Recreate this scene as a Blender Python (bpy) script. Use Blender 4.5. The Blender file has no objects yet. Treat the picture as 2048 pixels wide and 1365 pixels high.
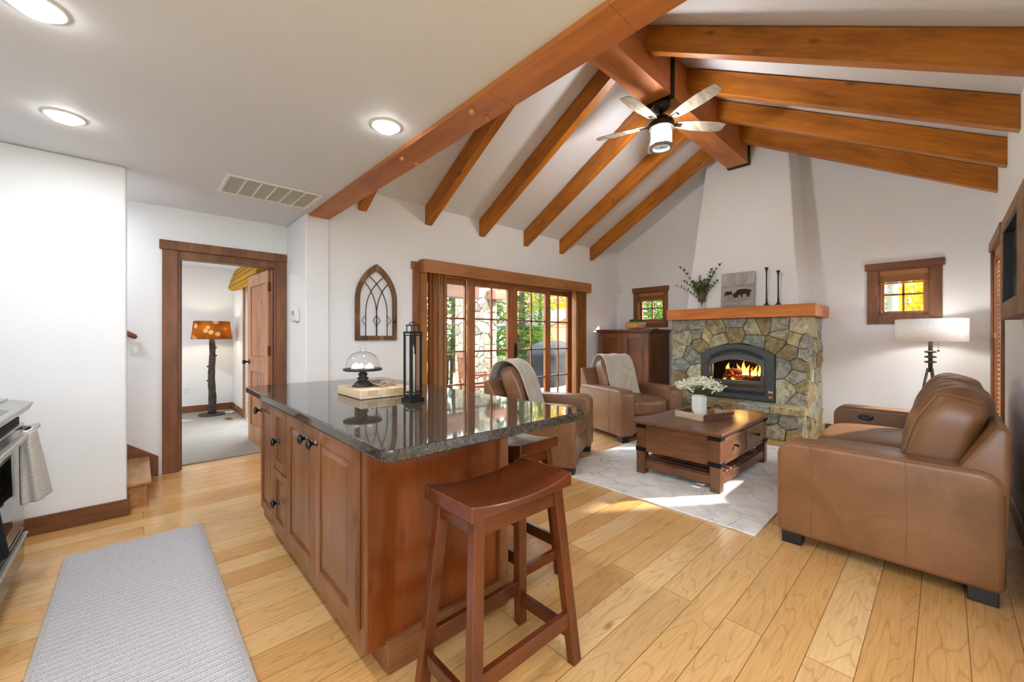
import bpy, bmesh, math, random
from mathutils import Vector, Matrix, noise
C = bpy.context.scene.collection
R = math.radians
PI = math.pi
random.seed(7)

# ------------------------------------------------------------------ materials
def lin(c):
    o = []
    for v in c:
        v /= 255.0
        o.append(v/12.92 if v <= 0.04045 else ((v+0.055)/1.055)**2.4)
    return (o[0], o[1], o[2], 1)

class NT:
    def __init__(s, name):
        s.m = bpy.data.materials.new(name); s.m.use_nodes = True
        s.t = s.m.node_tree; s.n = s.t.nodes; s.n.clear()
        s.out = s.n.new('ShaderNodeOutputMaterial')
    def new(s, typ, **kw):
        n = s.n.new(typ)
        for k, v in kw.items():
            if k.startswith('i_'):
                n.inputs[k[2:].replace('_', ' ')].default_value = v
            else:
                setattr(n, k, v)
        return n
    def link(s, a, b): s.t.links.new(a, b)
    def ramp(s, fac, stops):
        r = s.n.new('ShaderNodeValToRGB')
        while len(r.color_ramp.elements) < len(stops): r.color_ramp.elements.new(0.5)
        for e, (p, c) in zip(r.color_ramp.elements, stops): e.position = p; e.color = c
        s.link(fac, r.inputs[0]); return r
    def mix(s, fac, a, b, mode='MIX'):
        m = s.n.new('ShaderNodeMix'); m.data_type = 'RGBA'; m.blend_type = mode
        for sock, v in ((0, fac), (6, a), (7, b)):
            if hasattr(v, 'is_output'): s.link(v, m.inputs[sock])
            else: m.inputs[sock].default_value = v
        return m.outputs[2]
    def coords(s, scale=(1, 1, 1), rnd=True):
        tc = s.new('ShaderNodeTexCoord'); mp = s.new('ShaderNodeMapping')
        mp.inputs['Scale'].default_value = scale
        if rnd:
            oi = s.new('ShaderNodeObjectInfo'); cb = s.new('ShaderNodeMath', operation='MULTIPLY')
            s.link(oi.outputs['Random'], cb.inputs[0]); cb.inputs[1].default_value = 37.0
            ad = s.new('ShaderNodeVectorMath', operation='ADD')
            s.link(tc.outputs['Object'], ad.inputs[0]); s.link(cb.outputs[0], ad.inputs[1])
            s.link(ad.outputs[0], mp.inputs[0])
        else:
            s.link(tc.outputs['Object'], mp.inputs[0])
        return mp.outputs[0]
    def noise(s, vec, scale=5, detail=3, rough=0.55, dist=0):
        n = s.new('ShaderNodeTexNoise')
        n.inputs['Scale'].default_value = scale; n.inputs['Detail'].default_value = detail
        n.inputs['Roughness'].default_value = rough; n.inputs['Distortion'].default_value = dist
        s.link(vec, n.inputs['Vector']); return n.outputs['Fac']
    def bsdf(s, col, rough=0.5, metal=0, spec=0.5, coat=0, bump=None, bstr=0.1, bdist=0.01, **kw):
        b = s.new('ShaderNodeBsdfPrincipled')
        if hasattr(col, 'is_output'): s.link(col, b.inputs['Base Color'])
        else: b.inputs['Base Color'].default_value = col
        if hasattr(rough, 'is_output'): s.link(rough, b.inputs['Roughness'])
        else: b.inputs['Roughness'].default_value = rough
        b.inputs['Metallic'].default_value = metal
        b.inputs['Specular IOR Level'].default_value = spec
        b.inputs['Coat Weight'].default_value = coat
        b.inputs['Coat Roughness'].default_value = 0.12
        for k, v in kw.items(): b.inputs[k.replace('_', ' ')].default_value = v
        if bump is not None:
            bp = s.new('ShaderNodeBump'); bp.inputs['Strength'].default_value = bstr
            bp.inputs['Distance'].default_value = bdist
            s.link(bump, bp.inputs['Height']); s.link(bp.outputs[0], b.inputs['Normal'])
        s.link(b.outputs[0], s.out.inputs[0]); return b

_mc = {}
def flat(name, rgb, rough=0.5, metal=0, spec=0.5, nscale=0, namp=0.12, bstr=0.0, **kw):
    """plain material with slight procedural mottling"""
    if name in _mc: return _mc[name]
    t = NT(name); c = lin(rgb)
    v = t.coords()
    n = t.noise(v, nscale or 12, 4)
    d = tuple(max(0, x*(1-namp)) for x in c[:3])+(1,); l = tuple(min(1, x*(1+namp)) for x in c[:3])+(1,)
    r = t.ramp(n, [(0.3, d), (0.7, l)])
    t.bsdf(r.outputs[0], rough, metal, spec, bump=n if bstr else None, bstr=bstr, **kw)
    _mc[name] = t.m; return t.m

def wood(name, rgb, dark, axis='x', rough=0.4, scale=1.0, coat=0.0, grain=0.6, knots=True, light=None):
    key = name+axis
    if key in _mc: return _mc[key]
    t = NT(key); c = lin(rgb); d = lin(dark)
    l = lin(light) if light else tuple(min(1, x*1.3) for x in c[:3])+(1,)
    k = {'x': (0.09, 1, 1), 'y': (1, 0.09, 1), 'z': (1, 1, 0.09)}[axis]
    v = t.coords(tuple(a*scale for a in k))
    g = t.noise(v, 48, 5, 0.65, 0.12)
    v2 = t.coords(tuple((0.35 if a < 1 else 1)*scale for a in k))
    bl = t.noise(v2, 4.5, 3, 0.55, 0.25)
    base = t.ramp(bl, [(0.25, d), (0.5, c), (0.78, l)]).outputs[0]
    gr = t.ramp(g, [(0.32, (0.45, 0.45, 0.45, 1)), (0.62, (1.05, 1.05, 1.05, 1))]).outputs[0]
    g2 = t.noise(v, 13, 3, 0.6, 0.3)
    col = t.mix(grain, base, gr, 'MULTIPLY')
    col = t.mix(grain*.8, col, t.ramp(g2, [(0.36, (0.62, 0.58, 0.54, 1)), (0.5, (1, 1, 1, 1)), (0.66, (1.16, 1.16, 1.16, 1))]).outputs[0], 'MULTIPLY')
    if knots:
        v3 = t.coords(tuple((0.45 if a < 1 else 1)*scale for a in k))
        vo = t.new('ShaderNodeTexVoronoi'); vo.inputs['Scale'].default_value = 6.5
        t.link(v3, vo.inputs['Vector'])
        kr = t.ramp(vo.outputs['Distance'], [(0.035, (0.25, 0.18, 0.14, 1)), (0.15, (1, 1, 1, 1))]).outputs[0]
        col = t.mix(0.75, col, kr, 'MULTIPLY')
    t.bsdf(col, rough, 0, 0.4, coat, bump=g, bstr=0.05)
    _mc[key] = t.m; return t.m

def emit(name, rgb, strength):
    if name in _mc: return _mc[name]
    t = NT(name); e = t.new('ShaderNodeEmission'); e.inputs[0].default_value = lin(rgb); e.inputs[1].default_value = strength
    t.link(e.outputs[0], t.out.inputs[0]); _mc[name] = t.m; return t.m

def glass_thin(name, tint=(1, 1, 1, 1), refl=1.0):
    if name in _mc: return _mc[name]
    t = NT(name); tr = t.new('ShaderNodeBsdfTransparent'); tr.inputs[0].default_value = tint
    gl = t.new('ShaderNodeBsdfGlossy'); gl.inputs['Roughness'].default_value = 0.01
    fr = t.new('ShaderNodeFresnel')
    ge = t.new('ShaderNodeNewGeometry'); mr = t.new('ShaderNodeMapRange'); mr.inputs[3].default_value = 1.45; mr.inputs[4].default_value = 1/1.45
    t.link(ge.outputs['Backfacing'], mr.inputs[0]); t.link(mr.outputs[0], fr.inputs[0])
    ml = t.new('ShaderNodeMath', operation='MULTIPLY'); ml.inputs[1].default_value = refl
    t.link(fr.outputs[0], ml.inputs[0])
    mx = t.new('ShaderNodeMixShader'); t.link(ml.outputs[0], mx.inputs[0])
    t.link(tr.outputs[0], mx.inputs[1]); t.link(gl.outputs[0], mx.inputs[2]); t.link(mx.outputs[0], t.out.inputs[0])
    _mc[name] = t.m; return t.m

def plaster(name, rgb, bstr=0.12):
    if name in _mc: return _mc[name]
    t = NT(name); v = t.coords((1, 1, 1), False)
    n = t.noise(v, 7, 5, 0.6, 1.2); n2 = t.noise(v, 1.5, 2)
    c = lin(rgb)
    r = t.ramp(n2, [(0.3, tuple(x*0.97 for x in c[:3])+(1,)), (0.7, c)])
    t.bsdf(r.outputs[0], 0.6, 0, 0.3, bump=n, bstr=bstr, bdist=0.012)
    _mc[name] = t.m; return t.m

# ------------------------------------------------------------------ mesh builder
class MB:
    def __init__(s): s.bm = bmesh.new()
    def v(s, p): return s.bm.verts.new(p)
    def face(s, vs):
        try: return s.bm.faces.new(vs)
        except ValueError: return None
    def poly(s, pts): return s.face([s.v(p) for p in pts])
    def box(s, x0, x1, y0, y1, z0, z1, M=None):
        P = [Vector(p) for p in ((x0,y0,z0),(x1,y0,z0),(x1,y1,z0),(x0,y1,z0),(x0,y0,z1),(x1,y0,z1),(x1,y1,z1),(x0,y1,z1))]
        if M is not None: P = [M @ p for p in P]
        V = [s.v(p) for p in P]
        for f in ((3,2,1,0),(4,5,6,7),(0,1,5,4),(1,2,6,5),(2,3,7,6),(3,0,4,7)): s.face([V[i] for i in f])
        return s
    def frame(s, x0, x1, y0, y1, z0, z1, w, ax='y', wt=None, wb=None):
        """rectangular ring in the plane normal to ax"""
        wt = w if wt is None else wt; wb = w if wb is None else wb
        if ax == 'y':
            s.box(x0,x0+w,y0,y1,z0,z1); s.box(x1-w,x1,y0,y1,z0,z1)
            s.box(x0+w,x1-w,y0,y1,z0,z0+wb); s.box(x0+w,x1-w,y0,y1,z1-wt,z1)
        elif ax == 'x':
            s.box(x0,x1,y0,y0+w,z0,z1); s.box(x0,x1,y1-w,y1,z0,z1)
            s.box(x0,x1,y0+w,y1-w,z0,z0+wb); s.box(x0,x1,y0+w,y1-w,z1-wt,z1)
        else:
            s.box(x0,x0+w,y0,y1,z0,z1); s.box(x1-w,x1,y0,y1,z0,z1)
            s.box(x0+w,x1-w,y0,y0+wb,z0,z1); s.box(x0+w,x1-w,y1-wt,y1,z0,z1)
        return s
    def prism(s, pts, a0, a1, plane='xz'):
        def P(p, a):
            return {'xz': (p[0], a, p[1]), 'yz': (a, p[0], p[1]), 'xy': (p[0], p[1], a)}[plane]
        A = [s.v(P(p, a0)) for p in pts]; B = [s.v(P(p, a1)) for p in pts]
        n = len(pts)
        s.face(A[::-1]); s.face(B)
        for i in range(n): s.face([A[i], A[(i+1) % n], B[(i+1) % n], B[i]])
        return s
    def strip(s, out, inn, a0, a1, plane='yz', closed=True):
        """ring between two matching contours, extruded"""
        def P(p, a):
            return {'xz': (p[0], a, p[1]), 'yz': (a, p[0], p[1]), 'xy': (p[0], p[1], a)}[plane]
        n = len(out)
        q = [[s.v(P(p, a)) for p in c] for c in (out, inn) for a in (a0, a1)]
        for i in range(n if closed else n-1):
            j = (i+1) % n
            s.face([q[0][i], q[0][j], q[2][j], q[2][i]]); s.face([q[1][i], q[3][i], q[3][j], q[1][j]])
            s.face([q[0][i], q[1][i], q[1][j], q[0][j]]); s.face([q[2][i], q[2][j], q[3][j], q[3][i]])
        if not closed:
            for i in (0, n-1): s.face([q[0][i], q[2][i], q[3][i], q[1][i]])
        return s
    def tube(s, pts, r, n=8, cap=True, closed=False):
        pts = [Vector(p) for p in pts]; m = len(pts)
        rs = r if isinstance(r, (list, tuple)) else [r]*m
        rings = []; up = None
        for i, p in enumerate(pts):
            if closed: d = pts[(i+1) % m]-pts[i-1]
            else: d = pts[min(i+1, m-1)]-pts[max(i-1, 0)]
            if d.length < 1e-9: d = Vector((0,0,1))
            d.normalize()
            if up is None:
                up = Vector((0,0,1)) if abs(d.z) < 0.9 else Vector((1,0,0))
            u = up-d*up.dot(d)
            if u.length < 1e-6: u = d.orthogonal()
            u.normalize(); w = d.cross(u); up = u
            rings.append([s.v(p+(u*math.cos(2*PI*k/n)+w*math.sin(2*PI*k/n))*rs[i]) for k in range(n)])
        for i in range(m if closed else m-1):
            a, b = rings[i], rings[(i+1) % m]
            for k in range(n): s.face([a[k], a[(k+1) % n], b[(k+1) % n], b[k]])
        if cap and not closed: s.face(rings[0][::-1]); s.face(rings[-1])
        return s
    def bar(s, p0, p1, w, h, up=(0,0,1), w1=None, h1=None):
        p0, p1 = Vector(p0), Vector(p1); d = (p1-p0).normalized(); u = Vector(up)
        u = (u-d*u.dot(d)).normalized(); r = d.cross(u)
        w1 = w if w1 is None else w1; h1 = h if h1 is None else h1
        A = [s.v(p0+r*a*w/2+u*b*h/2) for a, b in ((-1,-1),(1,-1),(1,1),(-1,1))]
        B = [s.v(p1+r*a*w1/2+u*b*h1/2) for a, b in ((-1,-1),(1,-1),(1,1),(-1,1))]
        s.face(A[::-1]); s.face(B)
        for i in range(4): s.face([A[i], A[(i+1) % 4], B[(i+1) % 4], B[i]])
        return s
    def lathe(s, prof, n=24, c=(0,0,0), M=None):
        rings = []
        for r, z in prof:
            if r < 1e-6:
                p = Vector((c[0], c[1], c[2]+z)); rings.append([s.v(M @ p if M else p)])
            else:
                rg = []
                for k in range(n):
                    p = Vector((c[0]+r*math.cos(2*PI*k/n), c[1]+r*math.sin(2*PI*k/n), c[2]+z)); rg.append(s.v(M @ p if M else p))
                rings.append(rg)
        for a, b in zip(rings, rings[1:]):
            for k in range(n):
                q = (k+1) % n
                if len(a) == 1 and len(b) == 1: continue
                if len(a) == 1: s.face([a[0], b[q], b[k]])
                elif len(b) == 1: s.face([a[k], a[q], b[0]])
                else: s.face([a[k], a[q], b[q], b[k]])
        return s
    def sph(s, c, r, n=8, sc=(1,1,1), jit=0):
        m = max(4, n//2+1); prof = []
        rings = []
        for i in range(m+1):
            th = PI*i/m
            if i in (0, m): rings.append([s.v((c[0], c[1], c[2]-r*sc[2]*math.cos(th)))])
            else:
                rings.append([s.v((c[0]+r*sc[0]*math.sin(th)*math.cos(2*PI*k/n)*(1+random.uniform(-jit,jit)), c[1]+r*sc[1]*math.sin(th)*math.sin(2*PI*k/n)*(1+random.uniform(-jit,jit)), c[2]-r*sc[2]*math.cos(th))) for k in range(n)])
        for a, b in zip(rings, rings[1:]):
            for k in range(n):
                q = (k+1) % n
                if len(a) == 1: s.face([a[0], b[q], b[k]])
                elif len(b) == 1: s.face([a[k], a[q], b[0]])
                else: s.face([a[k], a[q], b[q], b[k]])
        return s
    def grid(s, fn, nu, nv, close_u=False):
        G = [[s.v(fn(i/nu, j/nv)) for j in range(nv+1)] for i in range(nu if close_u else nu+1)]
        for i in range(nu):
            a = G[i]; b = G[(i+1) % len(G)]
            for j in range(nv): s.face([a[j], b[j], b[j+1], a[j+1]])
        return s
    def pillow(s, c, h, e=5.0, puff=(0,0,0), n=10, M=None, fn=None):
        """superellipsoid box: half sizes h, rounding exponent e, extra puff per axis"""
        V = {}
        def vert(i, j, k):
            key = (i, j, k)
            if key not in V:
                p = [2*i/n-1, 2*j/n-1, 2*k/n-1]
                L = max(abs(a) for a in p); q = (sum(abs(a)**e for a in p))**(1/e)
                p = [a*L/q for a in p]
                x, y, z = p
                sx = 1+puff[0]*(1-y*y)*(1-z*z); sy = 1+puff[1]*(1-x*x)*(1-z*z); sz = 1+puff[2]*(1-x*x)*(1-y*y)
                w = Vector((x*sx*h[0], y*sy*h[1], z*sz*h[2]))
                if fn: w = fn(w, (x, y, z))
                w = w+Vector(c)
                V[key] = s.v(M @ w if M else w)
            return V[key]
        for i in range(n):
            for j in range(n):
                for a, rev in ((0, 1), (n, 0)):
                    for mk in (lambda p, q: (a, p, q), lambda p, q: (q, a, p), lambda p, q: (p, q, a)):
                        f = [vert(*mk(i, j)), vert(*mk(i+1, j)), vert(*mk(i+1, j+1)), vert(*mk(i, j+1))]
                        s.face(f[::-1] if rev else f)
        return s
    def build(s, name, mat, parent=None, smooth=False, bev=0, seg=2, sub=0, ang=40, solid=0):
        bmesh.ops.recalc_face_normals(s.bm, faces=s.bm.faces[:]) if not getattr(s, 'raw', False) else None
        me = bpy.data.meshes.new(name); s.bm.to_mesh(me); s.bm.free()
        if smooth:
            for p in me.polygons: p.use_smooth = True
        for m in (mat if isinstance(mat, (list, tuple)) else [mat]): me.materials.append(m)
        o = bpy.data.objects.new(name, me); C.objects.link(o)
        if parent is not None: o.parent = parent
        if solid:
            md = o.modifiers.new('thick', 'SOLIDIFY'); md.thickness = solid; md.offset = 0
        if sub:
            md = o.modifiers.new('sub', 'SUBSURF'); md.levels = sub; md.render_levels = sub
        if bev:
            md = o.modifiers.new('bevel', 'BEVEL'); md.width = bev; md.segments = seg
            md.limit_method = 'ANGLE'; md.angle_limit = R(ang)
        return o

def tag(o, label, cat, group=None, kind=None):
    if label: o['label'] = label
    if cat: o['category'] = cat
    if group: o['group'] = group
    if kind: o['kind'] = kind
    return o
def thing(name, label, cat, loc=(0,0,0), rz=0, group=None):
    o = bpy.data.objects.new(name, None); C.objects.link(o)
    o.empty_display_size = 0.1
    o.location = loc; o.rotation_euler = (0, 0, rz)
    return tag(o, label, cat, group)
def struct(name, mb, mat, parent=None, **kw):
    o = mb.build(name, mat, parent, **kw)
    if parent is None: o['kind'] = 'structure'
    return o
def dup(root, loc, rz, label, group=None):
    r = root.copy(); C.objects.link(r); r.location = loc; r.rotation_euler = (0, 0, rz); r['label'] = label
    if group: r['group'] = group
    for ch in list(root.children):
        c = ch.copy(); C.objects.link(c); c.parent = r
        for g in list(ch.children):
            d = g.copy(); C.objects.link(d); d.parent = c
    return r

def attr_colors(o, cols, name='col'):
    """per-face colours (list matches polygons)"""
    a = o.data.color_attributes.new(name, 'FLOAT_COLOR', 'CORNER')
    for p, c in zip(o.data.polygons, cols):
        for li in p.loop_indices: a.data[li].color = c
# ------------------------------------------------------------------ shared materials
WHITE = plaster('white plaster', (235, 236, 237))
CEIL = plaster('ceiling plaster', (222, 224, 228), 0.15)
def TRIM(a): return wood('brown stained trim ', (130, 82, 50), (98, 60, 33), a, 0.42, 1.0, 0, 0.5)
def BEAMW(a): return wood('smooth stained beam ', (186, 114, 58), (160, 90, 42), a, 0.5, 0.8, 0, 0.35, False)
def RAFT(a): return wood('orange stained rafter ', (184, 112, 30), (148, 84, 14), a, 0.42, 0.9, 0, 0.5)
def CHERRY(a): return wood('cherry cabinet ', (132, 84, 50), (94, 56, 30), a, 0.36, 1.0, 0.2, 0.45)
def PANELW(a): return wood('island end panel ', (116, 54, 15), (80, 32, 6), a, 0.28, 1.0, 0.35, 0.4)
def DOORW(a): return wood('door unit wood ', (156, 100, 58), (130, 78, 42), a, 0.4, 1.0, 0, 0.4, False)
def BLINDW(a): return wood('honey blind ', (164, 108, 56), (136, 84, 40), a, 0.42, 1.0, 0, 0.25, False)
BLACK = flat('black metal', (24, 24, 25), 0.42, 0.4, 0.5, 30, 0.1)
IRON = flat('black iron strap', (20, 19, 18), 0.55, 0.5, 0.4, 25, 0.2)
BRONZE = flat('dark bronze', (58, 50, 42), 0.38, 0.8, 0.5, 20, 0.2)
PLASTIC = flat('white plastic', (226, 224, 218), 0.35, 0, 0.5, 10, 0.02)
GLASS = glass_thin('window glass')

def floor_mat():
    t = NT('oak plank floor')
    tc = t.new('ShaderNodeTexCoord')
    br = t.new('ShaderNodeTexBrick')
    br.offset = 0.37; br.offset_frequency = 2; br.squash = 1.0
    br.inputs['Color1'].default_value = (0, 0, 0, 1); br.inputs['Color2'].default_value = (1, 1, 1, 1)
    br.inputs['Mortar'].default_value = (0.5, 0.5, 0.5, 1)
    br.inputs['Scale'].default_value = 1; br.inputs['Mortar Size'].default_value = 0.0016
    br.inputs['Mortar Smooth'].default_value = 0.3; br.inputs['Brick Width'].default_value = 1.9; br.inputs['Row Height'].default_value = 0.148
    of = t.new('ShaderNodeVectorMath', operation='ADD'); of.inputs[1].default_value = (11.37, 20.05, 0); t.link(tc.outputs['Object'], of.inputs[0]); t.link(of.outputs[0], br.inputs['Vector'])
    # every plank reads its own piece of the grain
    sc = t.new('ShaderNodeVectorMath', operation='SCALE'); sc.inputs['Scale'].default_value = 23.0
    t.link(br.outputs['Color'], sc.inputs[0])
    ad = t.new('ShaderNodeVectorMath', operation='ADD'); t.link(tc.outputs['Object'], ad.inputs[0]); t.link(sc.outputs[0], ad.inputs[1])
    mp = t.new('ShaderNodeMapping'); mp.inputs['Scale'].default_value = (0.16, 1, 1); t.link(ad.outputs[0], mp.inputs[0])
    mp2 = t.new('ShaderNodeMapping'); mp2.inputs['Scale'].default_value = (0.05, 1, 1); t.link(ad.outputs[0], mp2.inputs[0])
    big = t.noise(mp.outputs[0], 5.5, 2, 0.45, 0.15)
    # cathedral rings: contour lines of a stretched noise
    mul = t.new('ShaderNodeMath', operation='MULTIPLY'); mul.inputs[1].default_value = 36; t.link(big, mul.inputs[0])
    fr = t.new('ShaderNodeMath', operation='PINGPONG'); fr.inputs[1].default_value = 1.0; t.link(mul.outputs[0], fr.inputs[0])
    ring = t.ramp(fr.outputs[0], [(0.0, (0.70, 0.62, 0.52, 1)), (0.22, (1, 1, 1, 1))]).outputs[0]
    fine = t.noise(mp2.outputs[0], 110, 4, 0.6)
    fr2 = t.ramp(fine, [(0.3, (0.82, 0.78, 0.72, 1)), (0.6, (1.04, 1.04, 1.04, 1))]).outputs[0]
    tone = t.ramp(br.outputs['Color'], [(0.0, lin((220, 182, 130))), (0.35, lin((212, 168, 110))), (0.7, lin((202, 154, 94))), (1.0, lin((214, 174, 122)))]).outputs[0]
    bl = t.noise(mp.outputs[0], 1.7, 3, 0.6, 1.0)
    tone = t.mix(0.8, tone, t.ramp(bl, [(0.3, (0.86, 0.8, 0.72, 1)), (0.6, (1.05, 1.05, 1.05, 1))]).outputs[0], 'MULTIPLY')
    col = t.mix(0.6, tone, ring, 'MULTIPLY'); col = t.mix(0.7, col, fr2, 'MULTIPLY')
    mp3 = t.new('ShaderNodeMapping'); mp3.inputs['Scale'].default_value = (0.4, 1, 1); t.link(ad.outputs[0], mp3.inputs[0])
    vo = t.new('ShaderNodeTexVoronoi'); vo.inputs['Scale'].default_value = 3.5; t.link(mp3.outputs[0], vo.inputs['Vector'])
    kn = t.ramp(vo.outputs['Distance'], [(0.02, (0.22, 0.15, 0.1, 1)), (0.07, (1, 1, 1, 1))]).outputs[0]
    col = t.mix(0.8, col, kn, 'MULTIPLY')
    col = t.mix(br.outputs['Fac'], col, lin((120, 78, 40)))
    b = t.bsdf(col, 0.27, 0, 0.45, 0.25, bump=ring, bstr=0.03)
    return t.m
FLOOR = floor_mat()

# ------------------------------------------------------------------ the shell
ZC = 2.465; YF = 4.25; XF = 6.72; YR = -0.34; YD = 4.89
ZW = 2.835; SL = 0.575; YM = 1.955; ZA = ZW+SL*(YF-YM)
struct('floor', MB().box(-1.3, XF+.15, -3.4, 5.07, -0.06, 0).box(-1.3, 1.22, 5.07, 8.7, -0.06, 0), FLOOR)
def carpet_mat():
    t = NT('grey carpet'); v = t.coords((1,1,1), False)
    n = t.noise(v, 160, 3); n2 = t.noise(v, 3, 3)
    c = t.ramp(n, [(0.3, lin((120, 112, 104))), (0.7, lin((176, 167, 158)))]).outputs[0]
    c = t.mix(0.4, c, t.ramp(n2, [(0.3, (0.85,0.85,0.85,1)), (0.7, (1.1,1.1,1.1,1))]).outputs[0], 'MULTIPLY')
    t.bsdf(c, 0.95, 0, 0.1, bump=n, bstr=0.5, bdist=0.01); return t.m
struct('floor_bedroom', MB().box(-1.3, 1.22, 5.07, 8.5, 0, 0.012), carpet_mat())

struct('ceiling_kitchen', MB().box(-1.3, 1.31, -3.4, 5.0, ZC, ZC+.12).box(1.31, 2.35, -3.4, YR-.001, ZC, ZC+.12), CEIL)
struct('ceiling_bedroom', MB().box(-1.5, 1.35, 5.0, 8.7, 2.44, 2.56), CEIL)
vault = MB()
vault.prism([(YF+.2, ZW-.2*SL), (YM, ZA), (YR-.2, ZW-.2*SL), (YR-.2, ZW+.25), (YM, ZA+.3), (YF+.2, ZW+.25)], 1.31, XF+.2, 'yz')
struct('ceiling_vault', vault, CEIL)
struct('wall_gable', MB().prism([(YR, ZC+.0), (YF, ZC), (YF, ZW), (YM, ZA), (YR, ZW)], 1.313, 1.40, 'yz'), WHITE)

# wall with the glazed doors
w = MB()
w.box(1.40, 2.45, YF, YF+.16, 0, ZW); w.box(5.50, XF+.15, YF, YF+.16, 0, ZW); w.box(2.45, 5.50, YF, YF+.16, 2.06, ZW)
struct('wall_french', w, WHITE)
struct('wall_pillar', MB().box(1.19, 1.41, 4.21, YD+.11, 0, ZC-.002), WHITE, bev=.012)
# fireplace wall
w = MB()
for a, b, z0, z1 in ((YR-.15,.11,0,ZW),(.11,.56,0,1.52),(.11,.56,2.085,ZW),(.56,3.33,0,ZW),(3.33,3.83,0,1.53),(3.33,3.83,2.07,ZW),(3.83,YF,0,ZW)):
    w.box(XF, XF+.15, a, b, z0, z1)
w.prism([(YR, ZW), (YF, ZW), (YM, ZA)], XF, XF+.15, 'yz')
struct('wall_fireplace', w, WHITE)
# chimney breast, tapering upwards
b = MB(); lo = 1.60
def br(z):
    k = z-1.66; return (1.235+.0675*k, 2.645-.107*k, 6.04+.075*k)
P = []
for z in (lo, 4.2):
    a, c, x = br(z); P.append([(x, a, z), (x, c, z), (XF+.05, c, z), (XF+.05, a, z)])
lo_, hi_ = [[b.v(p) for p in q] for q in P]
b.face(lo_); b.face(hi_)
for i in range(4): b.face([lo_[i], lo_[(i+1) % 4], hi_[(i+1) % 4], hi_[i]])
struct('wall_chimney_breast', b, WHITE, bev=.02, seg=3)
# right wall with the tall window
w = MB()
w.box(2.2, 5.30, YR-.15, YR, 0, ZW); w.box(6.25, XF, YR-.15, YR, 0, ZW)
w.box(5.30, 6.25, YR-.15, YR, 0, .45); w.box(5.30, 6.25, YR-.15, YR, 2.12, ZW)
struct('wall_right', w, WHITE)
# wall with the bedroom doorway
w = MB()
w.box(-1.3, .285, YD, YD+.11, 0, ZC); w.box(1.08, 1.19, YD, YD+.11, 0, ZC); w.box(.285, 1.08, YD, YD+.11, 2.02, ZC)
struct('wall_bedroom_door', w, WHITE)
struct('wall_left', MB().box(-1.3, -.055, 3.945, 4.03, 0, ZC), WHITE, bev=.018, seg=4)
# kitchen around the camera, with window openings added for fill daylight
w = MB()
w.box(-1.3, -1.15, -3.4, -1.9, 0, ZC); w.box(-1.3, -1.15, .3, 3.945, 0, ZC); w.box(-1.3, -1.15, -1.9, .3, 0, 1.0); w.box(-1.3, -1.15, -1.9, .3, 2.15, ZC)
struct('wall_kitchen', w, WHITE)
w = MB()
w.box(-1.15, -.1, -3.4, -3.25, 0, ZC); w.box(1.1, 2.35, -3.4, -3.25, 0, ZC); w.box(-.1, 1.1, -3.4, -3.25, 0, 1.0); w.box(-.1, 1.1, -3.4, -3.25, 2.15, ZC)
struct('wall_back', w, WHITE)
struct('wall_kitchen_side', MB().box(2.2, 2.35, -3.25, YR-.15, 0, ZC), WHITE)
struct('wall_stair', MB().box(-1.3, -1.2, 4.03, YD, 0, ZC), WHITE)
# bedroom walls
w = MB()
w.box(-1.5, 1.35, 8.5, 8.65, 0, 2.5)
struct('wall_bedroom_back', w, WHITE)
w = MB()
w.box(1.22, 1.37, 5.0, 5.95, 0, 2.5); w.box(1.22, 1.37, 7.35, 8.5, 0, 2.5); w.box(1.22, 1.37, 5.95, 7.35, 2.05, 2.5)
struct('wall_bedroom_right', w, WHITE)
struct('wall_bedroom_left', MB().box(-1.5, -1.3, 5.0, 8.5, 0, 2.5), WHITE)

# baseboards
def base(name, *boxes, a='x'):
    m = MB()
    for q in boxes: m.box(*q)
    return struct(name, m, TRIM(a), bev=.003)
base('baseboard_left', (-1.15, -.04, 3.93, 3.945, 0, .115), (-.055, -.04, 3.945, 4.03, 0, .115))
base('baseboard_french', (1.41, 2.44, 4.235, 4.25, 0, .11), (5.72, 6.72, 4.235, 4.25, 0, .11))
base('baseboard_fireplace', (6.705, 6.72, YR, 1.08, 0, .11), (6.705, 6.72, 2.9, 4.235, 0, .11), a='y')
base('baseboard_right', (2.2, 6.705, YR, YR+.015, 0, .11))
base('baseboard_bedroom', (-1.3, 1.205, 8.485, 8.5, .012, .12), (1.205, 1.22, 7.46, 8.5, .012, .12))

# doorway casing
m = MB().box(.165, .275, YD-.02, YD, 0, 2.07).box(1.09, 1.185, YD-.02, YD, 0, 2.07)
m.box(.145, 1.187, YD-.028, YD, 2.07, 2.155)
dc = struct('trim_1', m, TRIM('z'), bev=.004)
m = MB().box(.270, .292, YD-.004, YD+.13, 0, 2.0705).box(1.072, 1.092, YD-.004, YD+.13, 0, 2.0705).box(.292, 1.072, YD-.004, YD+.13, 2.0, 2.0705)
m.box(.297, .31, YD+.05, YD+.075, 0, 1.99).box(1.055, 1.068, YD+.03, YD+.055, 0, 1.99)
m.build('door_jamb', TRIM('z'), dc, bev=.003)

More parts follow.
